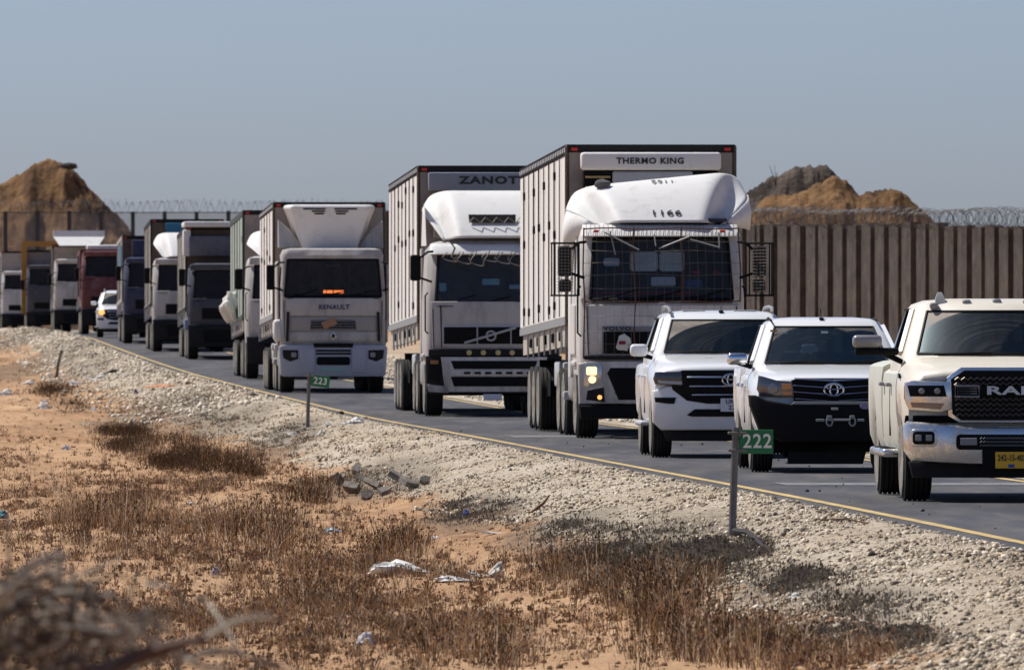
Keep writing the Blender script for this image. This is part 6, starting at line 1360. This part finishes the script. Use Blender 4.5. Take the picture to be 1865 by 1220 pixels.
crumple("rock", 355, 697, 36, 10, "brown lump at the end of the faded orange cloth strip", "rock", mat("brown_clod", (.10, .06, .04), .95), 38, .3)
crumple("rock", 468, 719, 24, 7, "dark lump at the road edge left of the 223 post", "rock", m_drock, 39, .3)
crumple("rock", 615, 749, 22, 8, "dark lump at the road edge right of the 223 plate", "rock", m_drock, 40, .3)
crumple("rock", 672, 760, 20, 9, "brown dark tuft of soil at the road edge behind the bright white bag", "rock", mat("brown_clod", (.10, .06, .04), .95), 41, .3)
crumple("rock", 745, 778, 14, 6, "tiny dark clod on the yellow line left of the ZANOTTI lorry wheels", "rock", m_drock, 42, .3)
# broken asphalt slabs
SL_ = [(612, 884, 50, 16, 14, "tilted pale broken slab at the left end of the slab heap"), (650, 868, 38, 16, -24, "dark upright broken slab at the back of the slab heap"), (676, 893, 78, 14, -10, "long flat broken slab in the middle of the slab heap"), (640, 903, 60, 12, 8, "low broken slab at the front left of the slab heap"),
       (700, 906, 44, 12, -12, "small broken slab at the front right of the slab heap"), (745, 893, 56, 12, -8, "thin broken slab at the right of the slab heap"), (720, 880, 60, 10, -6, "thin pale slab at the back right of the slab heap"), (775, 885, 34, 9, -8, "small dark slab at the right end of the slab heap"), (664, 912, 36, 9, -5, "small slab at the very front of the slab heap")]
for i, (px, py, w, h, tl, lab) in enumerate(SL_):
    x, y, z = g1(px, py); s = F / y; a = w / s / 2 * .8; rr = random.Random(i); pts = []
    for k in range(6):
        t = 2 * math.pi * k / 6 + rr.random() * .8; q = .55 + .6 * rr.random(); pts.append((a * math.cos(t) * q * 1.15, a * .9 * math.sin(t) * q))
    mb = MB(); th = .05 + .03 * rr.random(); mb.loft([[(p[0], p[1], 0) for p in pts], [(p[0] * .97, p[1] * .97, th) for p in pts]])
    o = mb.build("asphalt_slab", m_slab, None); o.location = (x, y, z + .03 + h / s * .3); o.rotation_euler = (R(10 + 48 * rr.random()), R(tl * 1.3), rr.random() * 3); tag(o, lab, "broken slab", "broken asphalt slabs heaped on the verge")
def stick(pts_px, r, label, m=m_wood):
    P_ = [g1(*p[:2]) for p in pts_px]; pts = [(a[0], a[1], a[2] + p[2]) for a, p in zip(P_, pts_px)]
    o = MB().tube(pts, r, 6, r * .5).build("stick", m, None, True); tag(o, label, "stick")
stick([(1338, 975, .03), (1362, 984, .07), (1398, 1004, .01)], .03, "dark dry stick lying at the foot of the 222 post", m_drock)
stick([(545, 988, .02), (578, 987, .04)], .022, "short brown stick on bare sand in the lower left", m_g3)
stick([(360, 920, .01), (366, 914, .05), (371, 908, .1)], .018, "short forked twig in the grass at left", m_g3)
stick([(965, 938, .0), (990, 925, .05), (1000, 918, .08)], .02, "thin dark stick leaning on gravel left of the 222 post", m_g3)
stick([(1485, 950, .01), (1540, 952, .03), (1580, 955, .01)], .012, "thin brown twig on the gravel right of the 222 post", m_g3)

# ------------------------------------------------------------------ out of focus dead shrub close to the camera
def near_shrub():
    Y0 = 26.0; s = F / Y0; ox = (60 - CX) / s; z0 = float(terr(ox, Y0)); root = empty("dead_shrub", (ox, Y0, z0), 0, "out of focus grey dead shrub close to the camera in the bottom left corner", "shrub")
    def pt(px, py, dy=0): k = (Y0 + dy) / F; return ((px - CX) * k - ox, dy, CH + (CY - py) * k - z0)
    mg = mat("bleached_twig", (.25, .215, .175), .9, island=.35); mdk = mat("dark_branch", (.06, .022, .012), .8, var=.3, scale=30); mbr = mat("brown_twig", (.065, .04, .026), .9, island=.4)
    rr = random.Random(5)
    def arc(p, q, bulge, r, m, dy=0, n=9, name="twig"):
        pts = []
        for i in range(n):
            t = i / (n - 1); x = p[0] + (q[0] - p[0]) * t; y = p[1] + (q[1] - p[1]) * t - bulge * math.sin(math.pi * t); pts.append(pt(x + 4 * math.sin(7 * t + r * 999), y, dy + .25 * math.sin(3 * t + bulge)))
        return MB().tube(pts, r * 1.15, 5, r * .4).build(name, m, root, True)
    arc((150, 1235), (365, 1163), 6, .026, mdk, -.6, name="branch"); arc((40, 1340), (240, 1190), 10, .022, mdk, -.5, name="branch")
    arc((110, 1240), (130, 1140), 5, .012, mdk, .2, name="branch")
    trunk = MB().tube([(0, 0, -.05), pt(40, 1500), pt(60, 1280)], .05, 7, .03).build("trunk", mbr, root, True)
    for i in range(10): arc((-30 + rr.random() * 40, 1090 + rr.random() * 40), (110 + rr.random() * 25, 1010 + rr.random() * 40), 14 + rr.random() * 26, .0055, mg, rr.random() * .6)
    for i in range(14):
        a = rr.random(); arc((-60, 1160 + 70 * rr.random()), (200 + 130 * a, 1150 + 90 * rr.random()), 40 + 60 * rr.random(), .0045 + .003 * rr.random(), mg, rr.random() - .3)
    arc((355, 1090), (428, 1180), 26, .007, mg, .1); arc((270, 1065), (355, 1110), 16, .005, mg, .2); arc((330, 1200), (420, 1240), 10, .008, mg, .2); arc((12, 1040), (18, 940), -4, .006, mg, .3)
    arc((330, 1195), (560, 1228), 18, .006, mg, .2)
    v = MB()
    for i in range(260):
        x = rr.gauss(90, 130); y = 1060 + rr.random() * 210
        if y < 1035 + max(0, x - 60) * .42: continue
        p = (x, y); q = (x + rr.gauss(0, 60), y + rr.gauss(20, 35)); b = rr.gauss(12, 18); pts = []
        dy = rr.random() * 1.2 - .4
        for k in range(6):
            t = k / 5; pts.append(pt(p[0] + (q[0] - p[0]) * t, p[1] + (q[1] - p[1]) * t - b * math.sin(math.pi * t), dy))
        v.tube(pts, .004 + .006 * rr.random() ** 2, 4, .002)
    v.build("fine_twigs", mbr, root)['kind'] = 'stuff'
    v = MB()
    for i in range(120):
        x = rr.gauss(110, 150); y = 1060 + rr.random() * 200
        if y < 1030 + max(0, x - 60) * .42: continue
        pts = []; dy = rr.random() * .9 - .3; q = (x + rr.gauss(30, 60), y + rr.gauss(0, 35)); b = rr.gauss(20, 16)
        for k in range(6):
            t = k / 5; pts.append(pt(x + (q[0] - x) * t, y + (q[1] - y) * t - b * math.sin(math.pi * t), dy))
        v.tube(pts, .004 + .006 * rr.random() ** 2, 4, .002)
    v.build("fine_twigs", mg, root)['kind'] = 'stuff'
near_shrub()

# ------------------------------------------------------------------ dusty air
USE_HAZE = False
if USE_HAZE:
    hm = bpy.data.materials.new("dusty_air"); hm.use_nodes = True; n = hm.node_tree.nodes; l = hm.node_tree.links; n.remove(n["Principled BSDF"])
    pv = n.new("ShaderNodeVolumePrincipled"); pv.inputs["Color"].default_value = (.86, .88, .92, 1); pv.inputs["Density"].default_value = .0006; pv.inputs["Anisotropy"].default_value = .3; l.new(pv.outputs[0], n["Material Output"].inputs["Volume"])
    o = MB().box(-1600, 1600, -45, 3200, -14, 24).build("haze", hm); o['kind'] = 'stuff'
